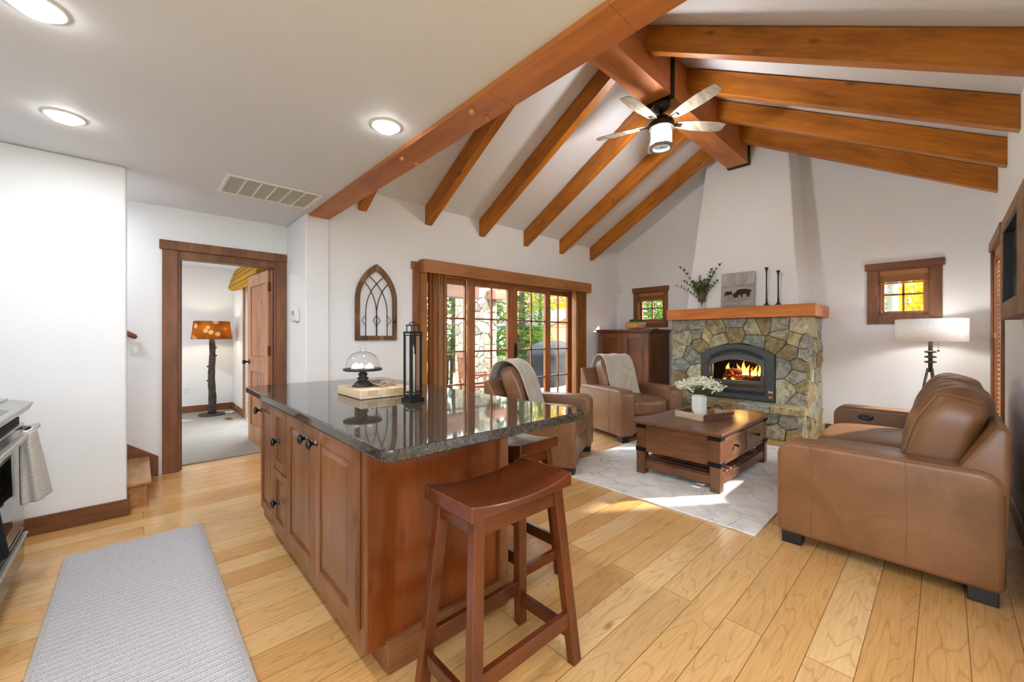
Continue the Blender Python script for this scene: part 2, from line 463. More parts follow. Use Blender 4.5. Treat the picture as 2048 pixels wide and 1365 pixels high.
# bedroom door leaf, swung into the bedroom: local x runs from the hinge to the knob
d = bpy.data.objects.new('door_2', None); C.objects.link(d); d['kind'] = 'structure'
d.location = (1.062, 5.03, .012); d.rotation_euler = (0, 0, R(93.5))
W_, H_, T_ = .79, 1.98, .042
m = MB()
m.box(0, .11, -T_/2, T_/2, 0, H_); m.box(W_-.11, W_, -T_/2, T_/2, 0, H_)
for z0, z1 in ((0, .2), (.84, 1.02), (H_-.13, H_)): m.box(.11, W_-.11, -T_/2, T_/2, z0, z1)
KD = wood('knotty alder door ', (190, 130, 88), (160, 102, 64), 'z', .42, 1, 0, .35)
m.build('door_frame', KD, d, bev=.004)
for z0, z1 in ((.2, .84), (1.02, H_-.13)):
    m = MB(); n = 7; w0 = (W_-.22)/n
    for i in range(n): m.box(.11+i*w0+.003, .11+(i+1)*w0-.003, -T_/2+.012, T_/2-.012, z0, z1)
    m.box(.11, W_-.11, -T_/2+.016, T_/2-.016, z0, z1)
    m.build('door_panel', KD, d, bev=.003)
m = MB()
for s in (-1, 1):
    Mx = Matrix.Translation((W_-.06, s*T_/2, .95)) @ Matrix.Rotation(-s*PI/2, 4, 'X')
    m.lathe([(0,0),(.03,0),(.03,.006),(.011,.01),(.011,.035),(.026,.045),(.03,.058),(.022,.072),(0,.076)], 16, (0,0,0), Mx)
m.build('door_knob', BRONZE, d, smooth=True)
BRASS = flat('aged brass', (128, 96, 52), .4, .9, .5, 15, .2)
for z in (.18, 1.05, 1.75):
    m = MB().box(-.012, .002, -T_/2-.005, T_/2+.004, z, z+.1); m.tube([(-.006, -T_/2-.006, z-.004), (-.006, -T_/2-.006, z+.104)], .007, 8)
    m.build('hinge', BRASS, d)

# ------------------------------------------------------------------ glazed doors to the patio
fd = bpy.data.objects.new('door_1', None); C.objects.link(fd); fd['kind'] = 'structure'; fd.location = (2.45, YF, 0)
DX = wood('door unit wood ', (142, 88, 48), (116, 66, 32), 'x', .4, 1, 0, .4, False)
m = MB().box(0, .06, -.01, .16, 0, 2.06).box(2.99, 3.05, -.01, .16, 0, 2.06).box(.06, 2.99, -.01, .16, 2.015, 2.06).box(.06, 2.99, 0, .16, 0, .03)
m.box(-.09, 0, -.02, 0, 0, 2.13).box(3.05, 3.14, -.02, 0, 0, 2.13).box(-.11, 3.16, -.025, 0, 2.06, 2.15)
m.build('door_frame', DOORW('z'), fd, bev=.003)
def sash(x0, x1, g0, g1, y, handle=None):
    p = MB(); z0, z1, gz0, gz1 = .03, 2.015, .2, 1.94
    p.box(x0, g0, y, y+.045, z0, z1); p.box(g1, x1, y, y+.045, z0, z1); p.box(g0, g1, y, y+.045, z0, gz0); p.box(g0, g1, y, y+.045, gz1, z1)
    pn = p.build('door_panel', DOORW('z'), fd, bev=.004)
    mu = MB(); c = (g0+g1)/2
    mu.box(c-.011, c+.011, y+.008, y+.036, gz0, gz1)
    for k in (1, 2, 3):
        z = gz0+(gz1-gz0)*k/4; mu.box(g0, g1, y+.008, y+.036, z-.011, z+.011)
    mu.build('muntin', DOORW('x'), pn, bev=.002)
    MB().box(g0, g1, y+.02, y+.024, gz0, gz1).build('pane', GLASS, pn)
    if handle is not None:
        h = MB().box(handle-.02, handle+.02, y-.008, y, .93, 1.17)
        h.tube([(handle, y-.008, .99), (handle, y-.045, .99), (handle, y-.045, 1.11), (handle, y-.008, 1.11)], .008, 8)
        h.build('handle', BRONZE, pn, bev=.003)
sash(.06, .755, .155, .725, .075)
sash(.755, 1.548, .86, 1.455, .028)
sash(1.552, 2.375, 1.645, 2.255, .028, 1.60)
sash(2.33, 2.99, 2.40, 2.86, .075)

# vertical blinds drawn open to both sides under a long wooden valance
vb = thing('vertical_blinds', 'long honey wood valance with vertical blind stacks at both sides of the patio doors', 'blinds', (4.05, YF-.03, 0))
m = MB().box(-1.61, 1.65, -.10, -.085, 2.02, 2.175).box(-1.61, -1.595, -.085, .03, 2.02, 2.175).box(1.635, 1.65, -.085, .03, 2.02, 2.175).box(-1.61, 1.65, -.085, .03, 2.165, 2.175)
m.build('valance', BLINDW('x'), vb, bev=.003)
MB().box(-1.58, 1.62, -.06, .0, 2.125, 2.16).build('head_rail', flat('blind rail', (196, 170, 130), .5), vb)
vx = [-1.575, -1.50, -1.455, -1.42, -1.39, -1.36, -1.335, -1.31, -1.285] + [1.255, 1.30, 1.335, 1.365, 1.395, 1.425, 1.455, 1.49, 1.525]
for i, x in enumerate(vx):
    M_ = Matrix.Translation((x, -.035, 0)) @ Matrix.Rotation(R(random.uniform(-9, 9)+(30 if i == 0 else 0)), 4, 'Z')
    MB().box(-.003, .003, -.044, .044, .02, 2.12, M_).build('vane', BLINDW('z'), vb)

# ------------------------------------------------------------------ small square windows beside the chimney, tall window on the right wall
def small_window(name, y0, y1, z0, z1, cw):
    """opening y0..y1 / z0..z1 in the fireplace wall"""
    w = bpy.data.objects.new(name, None); C.objects.link(w); w['kind'] = 'structure'; w.location = (XF, (y0+y1)/2, z0)
    a, b_, h = -(y1-y0)/2, (y1-y0)/2, z1-z0
    m = MB().box(-.02, 0, a-cw, a, -.1, h).box(-.02, 0, b_, b_+cw, -.1, h).box(-.022, 0, a, b_, -.1, 0)
    m.build('casing', TRIM('z'), w, bev=.003)
    MB().box(-.03, 0, a-cw-.02, b_+cw+.02, h, h+.085).build('casing_header', TRIM('y'), w, bev=.003)
    MB().frame(0, .12, a, b_, 0, h, .012, 'x').build('jamb', TRIM('y'), w)
    MB().frame(.06, .1, a+.012, b_-.012, .012, h-.012, .045, 'x').build('sash', DOORW('z'), w, bev=.004)
    m = MB().box(.068, .092, -.011, .011, .05, h-.05); m.box(.068, .092, a+.05, b_-.05, h*.46-.011, h*.46+.011)
    m.build('muntin', DOORW('z'), w)
    MB().box(.078, .082, a+.05, b_-.05, .05, h-.05).build('pane', GLASS, w)
    return w
small_window('window_1', 3.33, 3.83, 1.53, 2.07, .078)
small_window('window_2', .11, .56, 1.52, 2.085, .098)
w = bpy.data.objects.new('window_3', None); C.objects.link(w); w['kind'] = 'structure'; w.location = (5.775, YR, .45)
m = MB().box(-.575, -.475, 0, .02, -.1, 1.67).box(.475, .575, 0, .02, -.1, 1.67).box(-.475, .475, 0, .022, -.1, 0)
m.build('casing', TRIM('z'), w, bev=.003)
MB().box(-.595, .595, 0, .03, 1.67, 1.755).build('casing_header', TRIM('x'), w, bev=.003)
MB().frame(-.475, .475, -.15, 0, 0, 1.67, .012, 'y').build('jamb', TRIM('z'), w)
MB().frame(-.463, .463, -.12, -.08, .012, 1.658, .05, 'y').build('sash', DOORW('z'), w, bev=.004)
MB().box(-.413, .413, -.102, -.098, .06, 1.61).build('pane', GLASS, w)
# unseen windows behind the camera, added to let in fill daylight
w = bpy.data.objects.new('fill_window_back', None); C.objects.link(w); w['kind'] = 'structure'; w.location = (.5, -3.325, 1.0)
MB().frame(-.6, .6, -.06, .0, 0, 1.15, .06, 'y').build('sash', DOORW('z'), w)
w = bpy.data.objects.new('fill_window_side', None); C.objects.link(w); w['kind'] = 'structure'; w.location = (-1.225, -.8, 1.0)
MB().frame(-.03, .03, -1.1, 1.1, 0, 1.15, .06, 'x').build('sash', DOORW('z'), w)

# wooden blinds raised in the small windows, lowered in the tall one
def raised_blind(name, label, y0, y1, ztop):
    t = thing(name, label, 'blind', (XF+.03, (y0+y1)/2, ztop))
    h = (y1-y0)/2
    MB().box(-.024, .02, -h+.014, h-.014, -.075, -.013).build('head_rail', BLINDW('y'), t, bev=.004)
    for i in range(12): MB().box(-.022, .022, -h+.016, h-.016, -.0815-i*.0066, -.0775-i*.0066).build('slat', BLINDW('y'), t)
    MB().box(-.02, .02, -h+.016, h-.016, -.176, -.160).build('bottom_rail', BLINDW('y'), t, bev=.003)
    m = MB(); m.tube([(-.026, h-.03, -.05), (-.026, h-.03, -.5)], .0015, 5); m.lathe([(0,-.53),(.008,-.525),(.006,-.5),(0,-.495)], 8, (-.026, h-.03, 0))
    m.build('pull_cord', flat('cord wood', (150, 98, 54), .6), t)
raised_blind('wood_blind', 'raised wood slat blind in the small window above the tall cabinet', 3.33, 3.83, 2.07)
raised_blind('wood_blind', 'raised wood slat blind in the small window behind the white drum lamp', .11, .56, 2.085)
t = thing('wood_blind', 'lowered honey wood slat blind in the tall right-hand window', 'blind', (5.775, YR-.035, .45))
MB().box(-.46, .46, -.025, .03, 1.595, 1.655).build('head_rail', BLINDW('x'), t, bev=.003)
SLAT = wood('sunny blind slat ', (206, 140, 66), (178, 112, 46), 'x', .4, 1, 0, .2, False)
for i in range(34):
    z = .05+i*.0455
    M_ = Matrix.Translation((0, 0, z)) @ Matrix.Rotation(R(-42), 4, 'X')
    MB().box(-.45, .45, -.024, .024, -.0015, .0015, M_).build('slat', SLAT, t)
MB().box(-.45, .45, -.024, .024, .012, .03).build('bottom_rail', BLINDW('x'), t)
m = MB()
for x in (-.3, .3): m.tube([(x, .026, .02), (x, .026, 1.6)], .0012, 5); m.tube([(x, -.026, .02), (x, -.026, 1.6)], .0012, 5)
m.tube([(.4, .034, .85), (.4, .034, 1.6)], .0015, 5); m.lathe([(0,0),(.011,.006),(.007,.045),(0,.05)], 8, (.4, .034, .8))
m.build('ladder_cord', flat('tan cord', (150, 104, 60), .8), t)
# ------------------------------------------------------------------ beams, rafters, ceiling fixtures
hb = thing('header_beam', 'massive reddish box beam crossing the ceiling edge above the island', 'beam', (1.3175, 1.95, 2.44))
m = MB(); e = .0015
ys = [YR-1.95, .81-1.95, 1.50-1.95, 3.62-1.95, 4.249-1.95]
for a, b in zip(ys, ys[1:]): m.box(-.0925, .0925, a+e, b-e, 0, .30)
m.box(-.09, .09, ys[0], ys[-1], .003, .297)
m.build('beam_box', BEAMW('y'), hb, bev=.002)
for x, y in ((1.275, 1.674), (1.375, 1.674), (1.275, 2.43), (1.385, 2.43)):
    m = MB(); m.lathe([(0,-.018),(.011,-.018),(.017,-.008),(.017,.004)], 8, (x-1.3175, y-1.95, 0)); m.build('peg', wood('peg wood ', (196, 138, 92), (168, 108, 66), 'z', .5), hb)
rb = thing('ridge_beam', 'heavy smooth ridge beam running along the vault peak to the chimney', 'beam', (3.76, 1.955, 3.64))
MB().box(-2.35, 2.41, -.13, .13, 0, .50).build('beam_box', BEAMW('x'), rb, bev=.003)
def strap(x, w, name='steel_strap'):
    m = MB().box(x, x+w, -.138, -.13, -.008, .46).box(x, x+w, -.13, .13, -.008, 0).box(x, x+w, .13, .138, -.008, .46)
    for z in (.12, .3): m.lathe([(.012,0),(.012,.006),(0,.008)], 8, (0,0,0), Matrix.Translation((x+w/2, -.138, z)) @ Matrix.Rotation(PI/2, 4, 'X'))
    m.build(name, IRON, rb)
strap(.06, .075); strap(2.34, .07)
def rafter(x, side, label):
    t = thing('rafter', label, 'rafter', (x, YF if side > 0 else YR, 0), 0, 'rafters of the left slope' if side > 0 else 'rafters of the right slope')
    y1 = (1.955+.13)-YF if side > 0 else (1.955-.13)-YR   # local run to the ridge
    s = -1 if side > 0 else 1
    L = abs(y1); zb = 2.612; dv = .225
    pts = [(0, zb), (y1, zb+SL*L*.985), (y1, zb+dv+SL*L*.985), (0, zb+dv-.008)]
    th = math.atan(SL)*s*(-1 if side > 0 else 1)*(1 if side > 0 else 1)
    th = -math.atan(SL) if side > 0 else math.atan(SL)
    ca, sa = math.cos(th), math.sin(th)
    m = MB().prism([(y*ca+z*sa, -y*sa+z*ca) for y, z in pts], -.046, .046, 'yz'); o = m.build('timber', RAFT('y'), t, bev=.004); o.rotation_euler = (th, 0, 0)
xs = (5.87, 5.05, 4.235, 3.40, 2.575, 1.765)
left = ('left slope rafter nearest the stone chimney', 'second left slope rafter from the stone chimney', 'third left slope rafter from the stone chimney',
        'fourth left slope rafter from the chimney, third from the kitchen beam', 'left slope rafter whose upper end slips behind the kitchen beam', 'short rafter stub showing under the left end of the kitchen beam')
right = ('right slope rafter nearest the stone chimney', 'second right slope rafter from the stone chimney', 'third right slope rafter from the chimney', 'right slope rafter nearest the camera at the top edge')
for x, l in zip(xs, left): rafter(x, 1, l)
for x, l in zip(xs, right): rafter(x, -1, l)

# recessed lights
LENS = emit('light lens', (255, 253, 250), 14)
RING = flat('white trim ring', (238, 237, 233), .5, 0, .3, 5, .01)
def downlight(x, y, label, z=ZC, host=None, power=5, grp='recessed lights in the flat ceiling'):
    if host is None: t = thing('recessed_light', label, 'ceiling light', (x, y, z), 0, grp)
    else:
        t = bpy.data.objects.new('recessed_light', None); C.objects.link(t); t.parent = bpy.data.objects[host]; t.location = (x, y, z)  # hosted copies are unseen fill lights, added for brightness
    m = MB(); m.lathe([(.086,0),(.082,-.006),(.066,-.006),(.063,0)], 28); m.build('trim_ring', RING, t, smooth=True)
    m = MB(); m.lathe([(.064,-.002),(.063,-.014),(.05,-.024),(.025,-.028),(0,-.029)], 24); m.build('lens', LENS, t, smooth=True)
    ld = bpy.data.lights.new('downlight', 'AREA'); ld.shape = 'DISK'; ld.size = .12; ld.energy = power; ld.color = (.90, .955, 1)
    lo = bpy.data.objects.new('downlight', ld); C.objects.link(lo); lo.location = (0, 0, -.034); lo.parent = t
downlight(-.29, 3.27, 'lit recessed ceiling light above the range, second down the left edge', power=3)
downlight(1.04, 2.17, 'lit recessed ceiling light beside the big beam above the island')
downlight(-.27, 2.25, 'lit recessed ceiling light cut by the top left corner')
# vent grille
v = thing('ceiling_vent', 'white slatted return-air grille in the ceiling by the bedroom door', 'vent', (.815, 3.82, ZC))
MB().frame(-.335, .335, -.235, .235, -.012, 0, .025, 'z').build('frame', RING, v, bev=.003)
m = MB()
for i in range(1, 6): m.box(-.31+i*.62/6-.006, -.31+i*.62/6+.006, -.21, .21, -.01, 0)
m.build('divider', RING, v)
for i in range(26):
    y = -.205+i*.0162
    MB().box(-.31, .31, -.008, .008, -.0008, .0008, Matrix.Translation((0, y, -.006)) @ Matrix.Rotation(R(35), 4, 'X')).build('louver', RING, v)
MB().box(-.31, .31, -.21, .21, -.0015, -.0005).build('backing', flat('vent dark', (172, 171, 168), .8), v)

# ceiling fan
fan = thing('ceiling_fan', 'five-blade ceiling fan with weathered blades and caged lantern light below the ridge', 'ceiling fan', (3.89, 1.955, 3.632))
m = MB(); m.lathe([(0,0),(.085,0),(.088,-.02),(.08,-.055),(.05,-.085),(.02,-.095)], 28); m.build('canopy', BRONZE, fan, smooth=True)
m = MB(); m.tube([(0,0,-.09),(0,0,-.17)], .013, 12); m.build('downrod', BRONZE, fan, smooth=True)
m = MB(); m.lathe([(.02,-.125),(.035,-.13),(.07,-.145),(.085,-.165),(.088,-.2),(.125,-.205),(.128,-.225),(.125,-.24),(.0,-.24)], 32); m.build('motor_housing', BRONZE, fan, smooth=True, bev=0)
def fan_blade():
    t = NT('weathered blade'); vv = t.coords((.25, 1, 1))
    n = t.noise(vv, 16, 5, .6, .2)
    c = t.ramp(n, [(.3, lin((112, 102, 90))), (.52, lin((156, 144, 128))), (.72, lin((186, 176, 162)))]).outputs[0]
    t.bsdf(c, .55, 0, .3); return t.m
BL = fan_blade(); EDGE = flat('blade edge', (60, 50, 42), .6)
for k in range(5):
    az = R(-37+72*k)
    Mz = Matrix.Rotation(az, 4, 'Z') @ Matrix.Translation((0, 0, -.205)) @ Matrix.Rotation(R(-11), 4, 'X')
    out = []
    for x, h in ((.15,.035),(.22,.052),(.34,.068),(.48,.072),(.58,.068),(.645,.058)): out.append((x, h))
    pts = out+[(.672, .028), (.664, -.052)]+[(x, -h) for x, h in out[::-1]]
    m = MB(); A = [m.v(Mz @ Vector((x, y, -.003))) for x, y in pts]; B = [m.v(Mz @ Vector((x, y, .003))) for x, y in pts]
    m.face(A[::-1]); m.face(B)
    for i in range(len(pts)): m.face([A[i], A[(i+1) % len(pts)], B[(i+1) % len(pts)], B[i]])
    bl = m.build('blade', BL, fan)
    m = MB().box(.09, .215, -.022, .022, -.012, -.004, Mz); m.box(.085, .13, -.016, .016, -.018, .01, Mz); m.build('blade_arm', BRONZE, bl, bev=.002)
# lantern light kit
PEWTER = flat('pewter', (150, 149, 146), .4, .8, .5, 20, .1)
lk = MB(); lk.lathe([(.128,-.24),(.132,-.25),(.128,-.262),(.11,-.262),(.11,-.24)], 32); lk = lk.build('light_collar', BRONZE, fan, smooth=True)
tg = NT('seeded lantern glass'); a_ = tg.new('ShaderNodeBsdfTransparent'); b_ = tg.new('ShaderNodeBsdfTranslucent'); b_.inputs[0].default_value = (1, .97, .9, 1); vg = tg.coords((1, 1, .25)); mxg = tg.new('ShaderNodeMixShader')
tg.link(tg.ramp(tg.noise(vg, 60, 3), [(.4, (.3,.3,.3,1)), (.7, (.75,.75,.75,1))]).outputs[0], mxg.inputs[0]); tg.link(a_.outputs[0], mxg.inputs[1]); tg.link(b_.outputs[0], mxg.inputs[2]); tg.link(mxg.outputs[0], tg.out.inputs[0])
m = MB(); m.lathe([(.097,-.262),(.097,-.435)], 32); m.build('glass_shade', tg.m, fan, smooth=True)
m = MB(); m.lathe([(.098,-.43),(.112,-.43),(.116,-.445),(.112,-.458),(.080,-.462),(.076,-.45),(.096,-.44)], 32); m.build('bottom_ring', PEWTER, fan, smooth=True)
m = MB()
for k in range(8):
    a = 2*PI*k/8; m.tube([(.106*math.cos(a), .106*math.sin(a), -.26), (.106*math.cos(a), .106*math.sin(a), -.435)], .0035, 6)
m.build('cage_bar', PEWTER, fan)
for k in range(2):
    a = PI*k+.5
    m = MB(); m.sph((.035*math.cos(a), .035*math.sin(a), -.345), .027, 12, (1,1,1.35)); m.build('bulb', emit('warm bulb', (255, 226, 176), 40), fan, smooth=True)
m = MB(); m.tube([(.0,.0,-.245),(0,0,-.30)], .022, 10); m.build('socket', PEWTER, fan)
m = MB(); m.lathe([(0,-.455),(.012,-.452),(.012,-.44),(.07,-.444),(.07,-.447)], 16); m.build('finial', PEWTER, fan)
ld = bpy.data.lights.new('fan_light', 'POINT'); ld.energy = 44; ld.color = (.98, .98, 1); ld.shadow_soft_size = .085
lo = bpy.data.objects.new('fan_light', ld); C.objects.link(lo); lo.location = (0, 0, -.40); lo.parent = fan

# small wall devices
t = thing('motion_sensor', 'white motion sensor high in the corner by the small window', 'sensor', (6.69, 4.228, 2.18), R(45))
MB().box(-.03, .03, -.055, -.012, -.07, .07).build('housing', PLASTIC, t, bev=.012, seg=3)
MB().box(-.022, .022, -.06, -.054, -.045, .0).build('lens_window', flat('sensor lens', (212, 212, 208), .3), t, bev=.004)
t = thing('thermostat', 'small white thermostat on the wall between doorway and arched window frame', 'thermostat', (1.19, 4.49, 1.485))
MB().box(-.04, 0, -.085, .085, -.066, .066).build('housing', PLASTIC, t, bev=.012, seg=3)
MB().box(-.043, -.039, -.04, .035, -.005, .04).build('display', flat('grey display', (150, 156, 150), .3), t)
def plate(name, label, cat, loc, rz, kind):
    t = thing(name, label, cat, loc, rz)
    MB().box(-.035, .035, -.006, 0, -.058, .058).build('cover_plate', PLASTIC, t, bev=.003)
    if kind == 'switch': MB().box(-.016, .016, -.011, -.005, -.03, .03).build('rocker', flat('rocker', (240, 239, 235), .3), t, bev=.002)
    else:
        for z in (-.022, .022):
            m = MB().box(-.016, .016, -.009, -.005, z-.014, z+.014); o = m.build('receptacle', flat('receptacle', (236, 235, 230), .35), t, bev=.004)
            m = MB().box(-.008, -.005, -.0095, -.0088, z-.006, z+.006).box(.005, .008, -.0095, -.0088, z-.006, z+.006); m.build('slot', BLACK, o)
plate('light_switch', 'light switch plate on the white wall left of the bedroom doorway', 'light switch', (-.01, YD, 1.157), 0, 'switch')
plate('wall_outlet', 'outlet on the bedroom wall left of the log lamp', 'outlet', (.585, 8.5, .37), 0, 'outlet')
plate('wall_outlet', 'outlet on the right wall behind the sofa', 'outlet', (4.66, YR, .33), R(180), 'outlet')
plate('wall_outlet', 'outlet on the white side of the chimney breast above the mantel', 'outlet', (6.40, 1.256, 1.89), 0, 'outlet')
# ------------------------------------------------------------------ stone fireplace
def stone_mat():
    t = NT('ledge stone'); v = t.coords((1,1,1), False)
    at = t.new('ShaderNodeVertexColor'); at.layer_name = 'col'
    n = t.noise(v, 14, 6, .65, 1.5); n2 = t.noise(v, 60, 4, .7); n3 = t.noise(v, 5, 3, .6, 3)
    c = t.mix(.75, at.outputs[0], t.ramp(n, [(.3,(.42,.40,.36,1)),(.5,(1,1,1,1)),(.70,(1.35,1.33,1.26,1))]).outputs[0], 'MULTIPLY')
    c = t.mix(.5, c, t.ramp(n2, [(.35,(.7,.68,.64,1)),(.6,(1.1,1.1,1.1,1))]).outputs[0], 'MULTIPLY')
    c = t.mix(t.ramp(n3, [(.58,(0,0,0,1)),(.66,(.45,.45,.45,1))]).outputs[0], c, lin((172, 140, 82)))
    wv = t.new('ShaderNodeTexWave'); wv.inputs['Scale'].default_value = 6; wv.inputs['Distortion'].default_value = 14; wv.inputs['Detail'].default_value = 4; t.link(v, wv.inputs['Vector'])
    c = t.mix(.55, c, t.ramp(wv.outputs['Fac'], [(.1,(.62,.6,.56,1)),(.5,(1,1,1,1)),(.95,(1.25,1.25,1.2,1))]).outputs[0], 'MULTIPLY')
    t.bsdf(c, .8, 0, .25, bump=n, bstr=.6, bdist=.02); return t.m
STONE = stone_mat()
MORTAR = flat('dark mortar', (134, 128, 110), .9, 0, .1, 40, .25)
SC = [(170,170,156),(182,178,150),(150,150,138),(190,178,138),(152,156,148),(168,158,124),(198,192,164),(152,138,106),(174,176,164),(182,162,116)]
def clip(poly, p, n):
    """keep the side where (q-p).n <= 0"""
    out = []
    for i in range(len(poly)):
        a, b = poly[i], poly[(i+1) % len(poly)]
        da = (a[0]-p[0])*n[0]+(a[1]-p[1])*n[1]; db = (b[0]-p[0])*n[0]+(b[1]-p[1])*n[1]
        if da <= 0: out.append(a)
        if da*db < 0:
            k = da/(da-db); out.append((a[0]+(b[0]-a[0])*k, a[1]+(b[1]-a[1])*k))
    return out
def stones(mb, cols, seeds, rect, to3, depth, gap=.004, hole=None, bulge=.02):
    u0, u1, v0, v1 = rect
    for i, s in enumerate(seeds):
        p = [(u0,v0),(u1,v0),(u1,v1),(u0,v1)]
        for j, q in enumerate(seeds):
            if i == j: continue
            d = (q[0]-s[0], q[1]-s[1]); L = math.hypot(*d)
            if L < 1e-6: continue
            d = (d[0]/L, d[1]/L); mid = ((s[0]+q[0])/2-d[0]*gap/2, (s[1]+q[1])/2-d[1]*gap/2)
            p = clip(p, mid, d)
            if len(p) < 3: break
        if len(p) < 3: continue
        if hole:
            best = None
            for a, b in zip(hole, hole[1:]+hole[:1]):     # counter-clockwise convex hole
                nx, ny = (b[1]-a[1]), -(b[0]-a[0]); L = math.hypot(nx, ny)
                if L < 1e-9: continue
                nx /= L; ny /= L
                dd = (s[0]-a[0])*nx+(s[1]-a[1])*ny
                if best is None or dd > best[0]: best = (dd, a, (nx, ny))
            if best[0] <= 0: continue
            p = clip(p, best[1], (-best[2][0], -best[2][1]))
            if len(p) < 3: continue
        # outline with jitter
        q = []
        for k in range(len(p)):
            a, b = p[k], p[(k+1) % len(p)]; L = math.hypot(b[0]-a[0], b[1]-a[1])
            n = max(1, int(L/.035))
            for z in range(n):
                t = z/n; q.append((a[0]+(b[0]-a[0])*t, a[1]+(b[1]-a[1])*t))
        cx = sum(a[0] for a in q)/len(q); cy = sum(a[1] for a in q)/len(q)
        c = lin(SC[(i*7+int(s[0]*91)) % len(SC)]); dz = random.uniform(-.3, .5)*bulge
        tilt = (random.uniform(-.08, .08), random.uniform(-.08, .08))
        rings = []
        for ins, dep in ((0, 0), (.001, depth*.72), (.004, depth*.95), (.014, depth)):
            r = []
            for a in q:
                dx, dy = cx-a[0], cy-a[1]; L = math.hypot(dx, dy) or 1
                jt = noise.noise(Vector((a[0]*17, a[1]*17, i*3.1)))*.005 if dep else 0
                k = min(.8, (ins+max(0, jt)*1.2)/L)
                uu, vv = a[0]+dx*k, a[1]+dy*k
                dd = dep
                if dep > depth*.9: dd += dz+tilt[0]*(uu-cx)+tilt[1]*(vv-cy)+noise.noise(Vector((uu*9, vv*9, i*1.7)))*bulge*.8
                r.append(mb.v(to3(uu, vv, dd)))
            rings.append(r)
        n = len(q)
        for a, b in zip(rings, rings[1:]):
            for k in range(n):
                mb.face([a[k], a[(k+1) % n], b[(k+1) % n], b[k]]); cols.append(c)
        ctr = mb.v(to3(cx, cy, depth+dz+bulge*.3))
        for k in range(n):
            mb.face([rings[-1][k], rings[-1][(k+1) % n], ctr]); cols.append(c)
def scatter(u0, u1, v0, v1, nu, nv, jit=.36):
    return [(u0+(u1-u0)*(i+.5+(.5 if j % 2 else 0)*.6+random.uniform(-jit, jit))/(nu+.3), v0+(v1-v0)*(j+.5+random.uniform(-jit, jit))/nv) for i in range(nu) for j in range(nv)]

fp = thing('stone_fireplace', 'grey and tan fieldstone fireplace with raised stone hearth', 'fireplace', (XF, 1.98, 0))
def L3(x, y, z): return (x-XF, y-1.98, z)
FX = 6.03                                          # core face; stones stand out to about 5.98
core = MB()
for q in ((FX,XF,1.15,1.475,0,1.515),(FX,XF,2.39,2.80,0,1.515),(FX,XF,1.475,2.39,0,.43),(FX,XF,1.475,2.39,1.17,1.515),(6.5,XF,1.475,2.39,.43,1.17)):
    core.box(q[0]-XF, q[1]-XF, q[2]-1.98, q[3]-1.98, q[4], q[5])
core.box(5.78-XF, FX-XF, 1.18-1.98, 2.80-1.98, 0, .33)
core.build('mortar_core', MORTAR, fp)
def arch(y0, y1, zb, zs, za, n=18):
    """left bottom, up, over the arch, down to right bottom, as (y, z)"""
    c = (y0+y1)/2; h = (y1-y0)/2; s = za-zs; r = (h*h+s*s)/(2*s); a0 = math.asin(h/r)
    return [(y0, zb)]+[(c+r*math.sin(-a0+2*a0*i/n), za-r+r*math.cos(-a0+2*a0*i/n)) for i in range(n+1)]+[(y1, zb)]
hole = arch(1.468, 2.396, .40, 1.03, 1.172, 6)[::-1]   # counter-clockwise
front = [(2.67,1.44),(2.46,1.44),(2.21,1.37),(1.94,1.3),(1.94,1.48),(1.72,1.37),(1.6,1.42),(1.44,1.4),(1.21,1.38),(2.62,1.27),(2.45,1.3),(2.42,1.17),(2.17,1.22),(2.33,1.28),(1.72,1.21),(1.46,1.19),(1.42,1.29),(1.26,1.24),(1.15,1.2),(2.73,1.04),(2.56,.98),(1.32,1.07),(1.15,1.04),(2.68,.84),(1.39,.87),(1.21,.91),(2.7,.66),(2.5,.72),(1.24,.77),(1.36,.59),(1.16,.65),(2.73,.48),(2.52,.5),(1.2,.47)]
mb = MB(); cols = []
stones(mb, cols, front, (1.125, 2.84, .40, 1.512), lambda u, v, d: L3(FX-d, u, v), .055, .002, hole, .012)
low = scatter(1.13, 2.84, 0, .33, 8, 2, .3)
stones(mb, cols, low, (1.13, 2.84, 0, .33), lambda u, v, d: L3(5.78-d, u, v), .05, .006, None, .018)
side = scatter(6.0, XF, 0.0, 1.512, 3, 7, .33)
stones(mb, cols, side, (5.975, XF-.003, 0.0, 1.512), lambda u, v, d: L3(u, 1.15-d, v), .035, .006, None, .018)
s2 = scatter(5.74, 6.0, 0, .36, 2, 2, .3)
stones(mb, cols, s2, (5.73, 6.0, 0, .36), lambda u, v, d: L3(u, 1.18-d, v), .04, .006, None, .014)
lf = scatter(6.0, XF, 0.0, 1.512, 3, 7, .33)
stones(mb, cols, lf, (5.975, XF-.003, 0.0, 1.512), lambda u, v, d: L3(u, 2.80+d, v), .035, .006, None, .014)
o = mb.build('fieldstone', STONE, fp); attr_colors(o, cols)
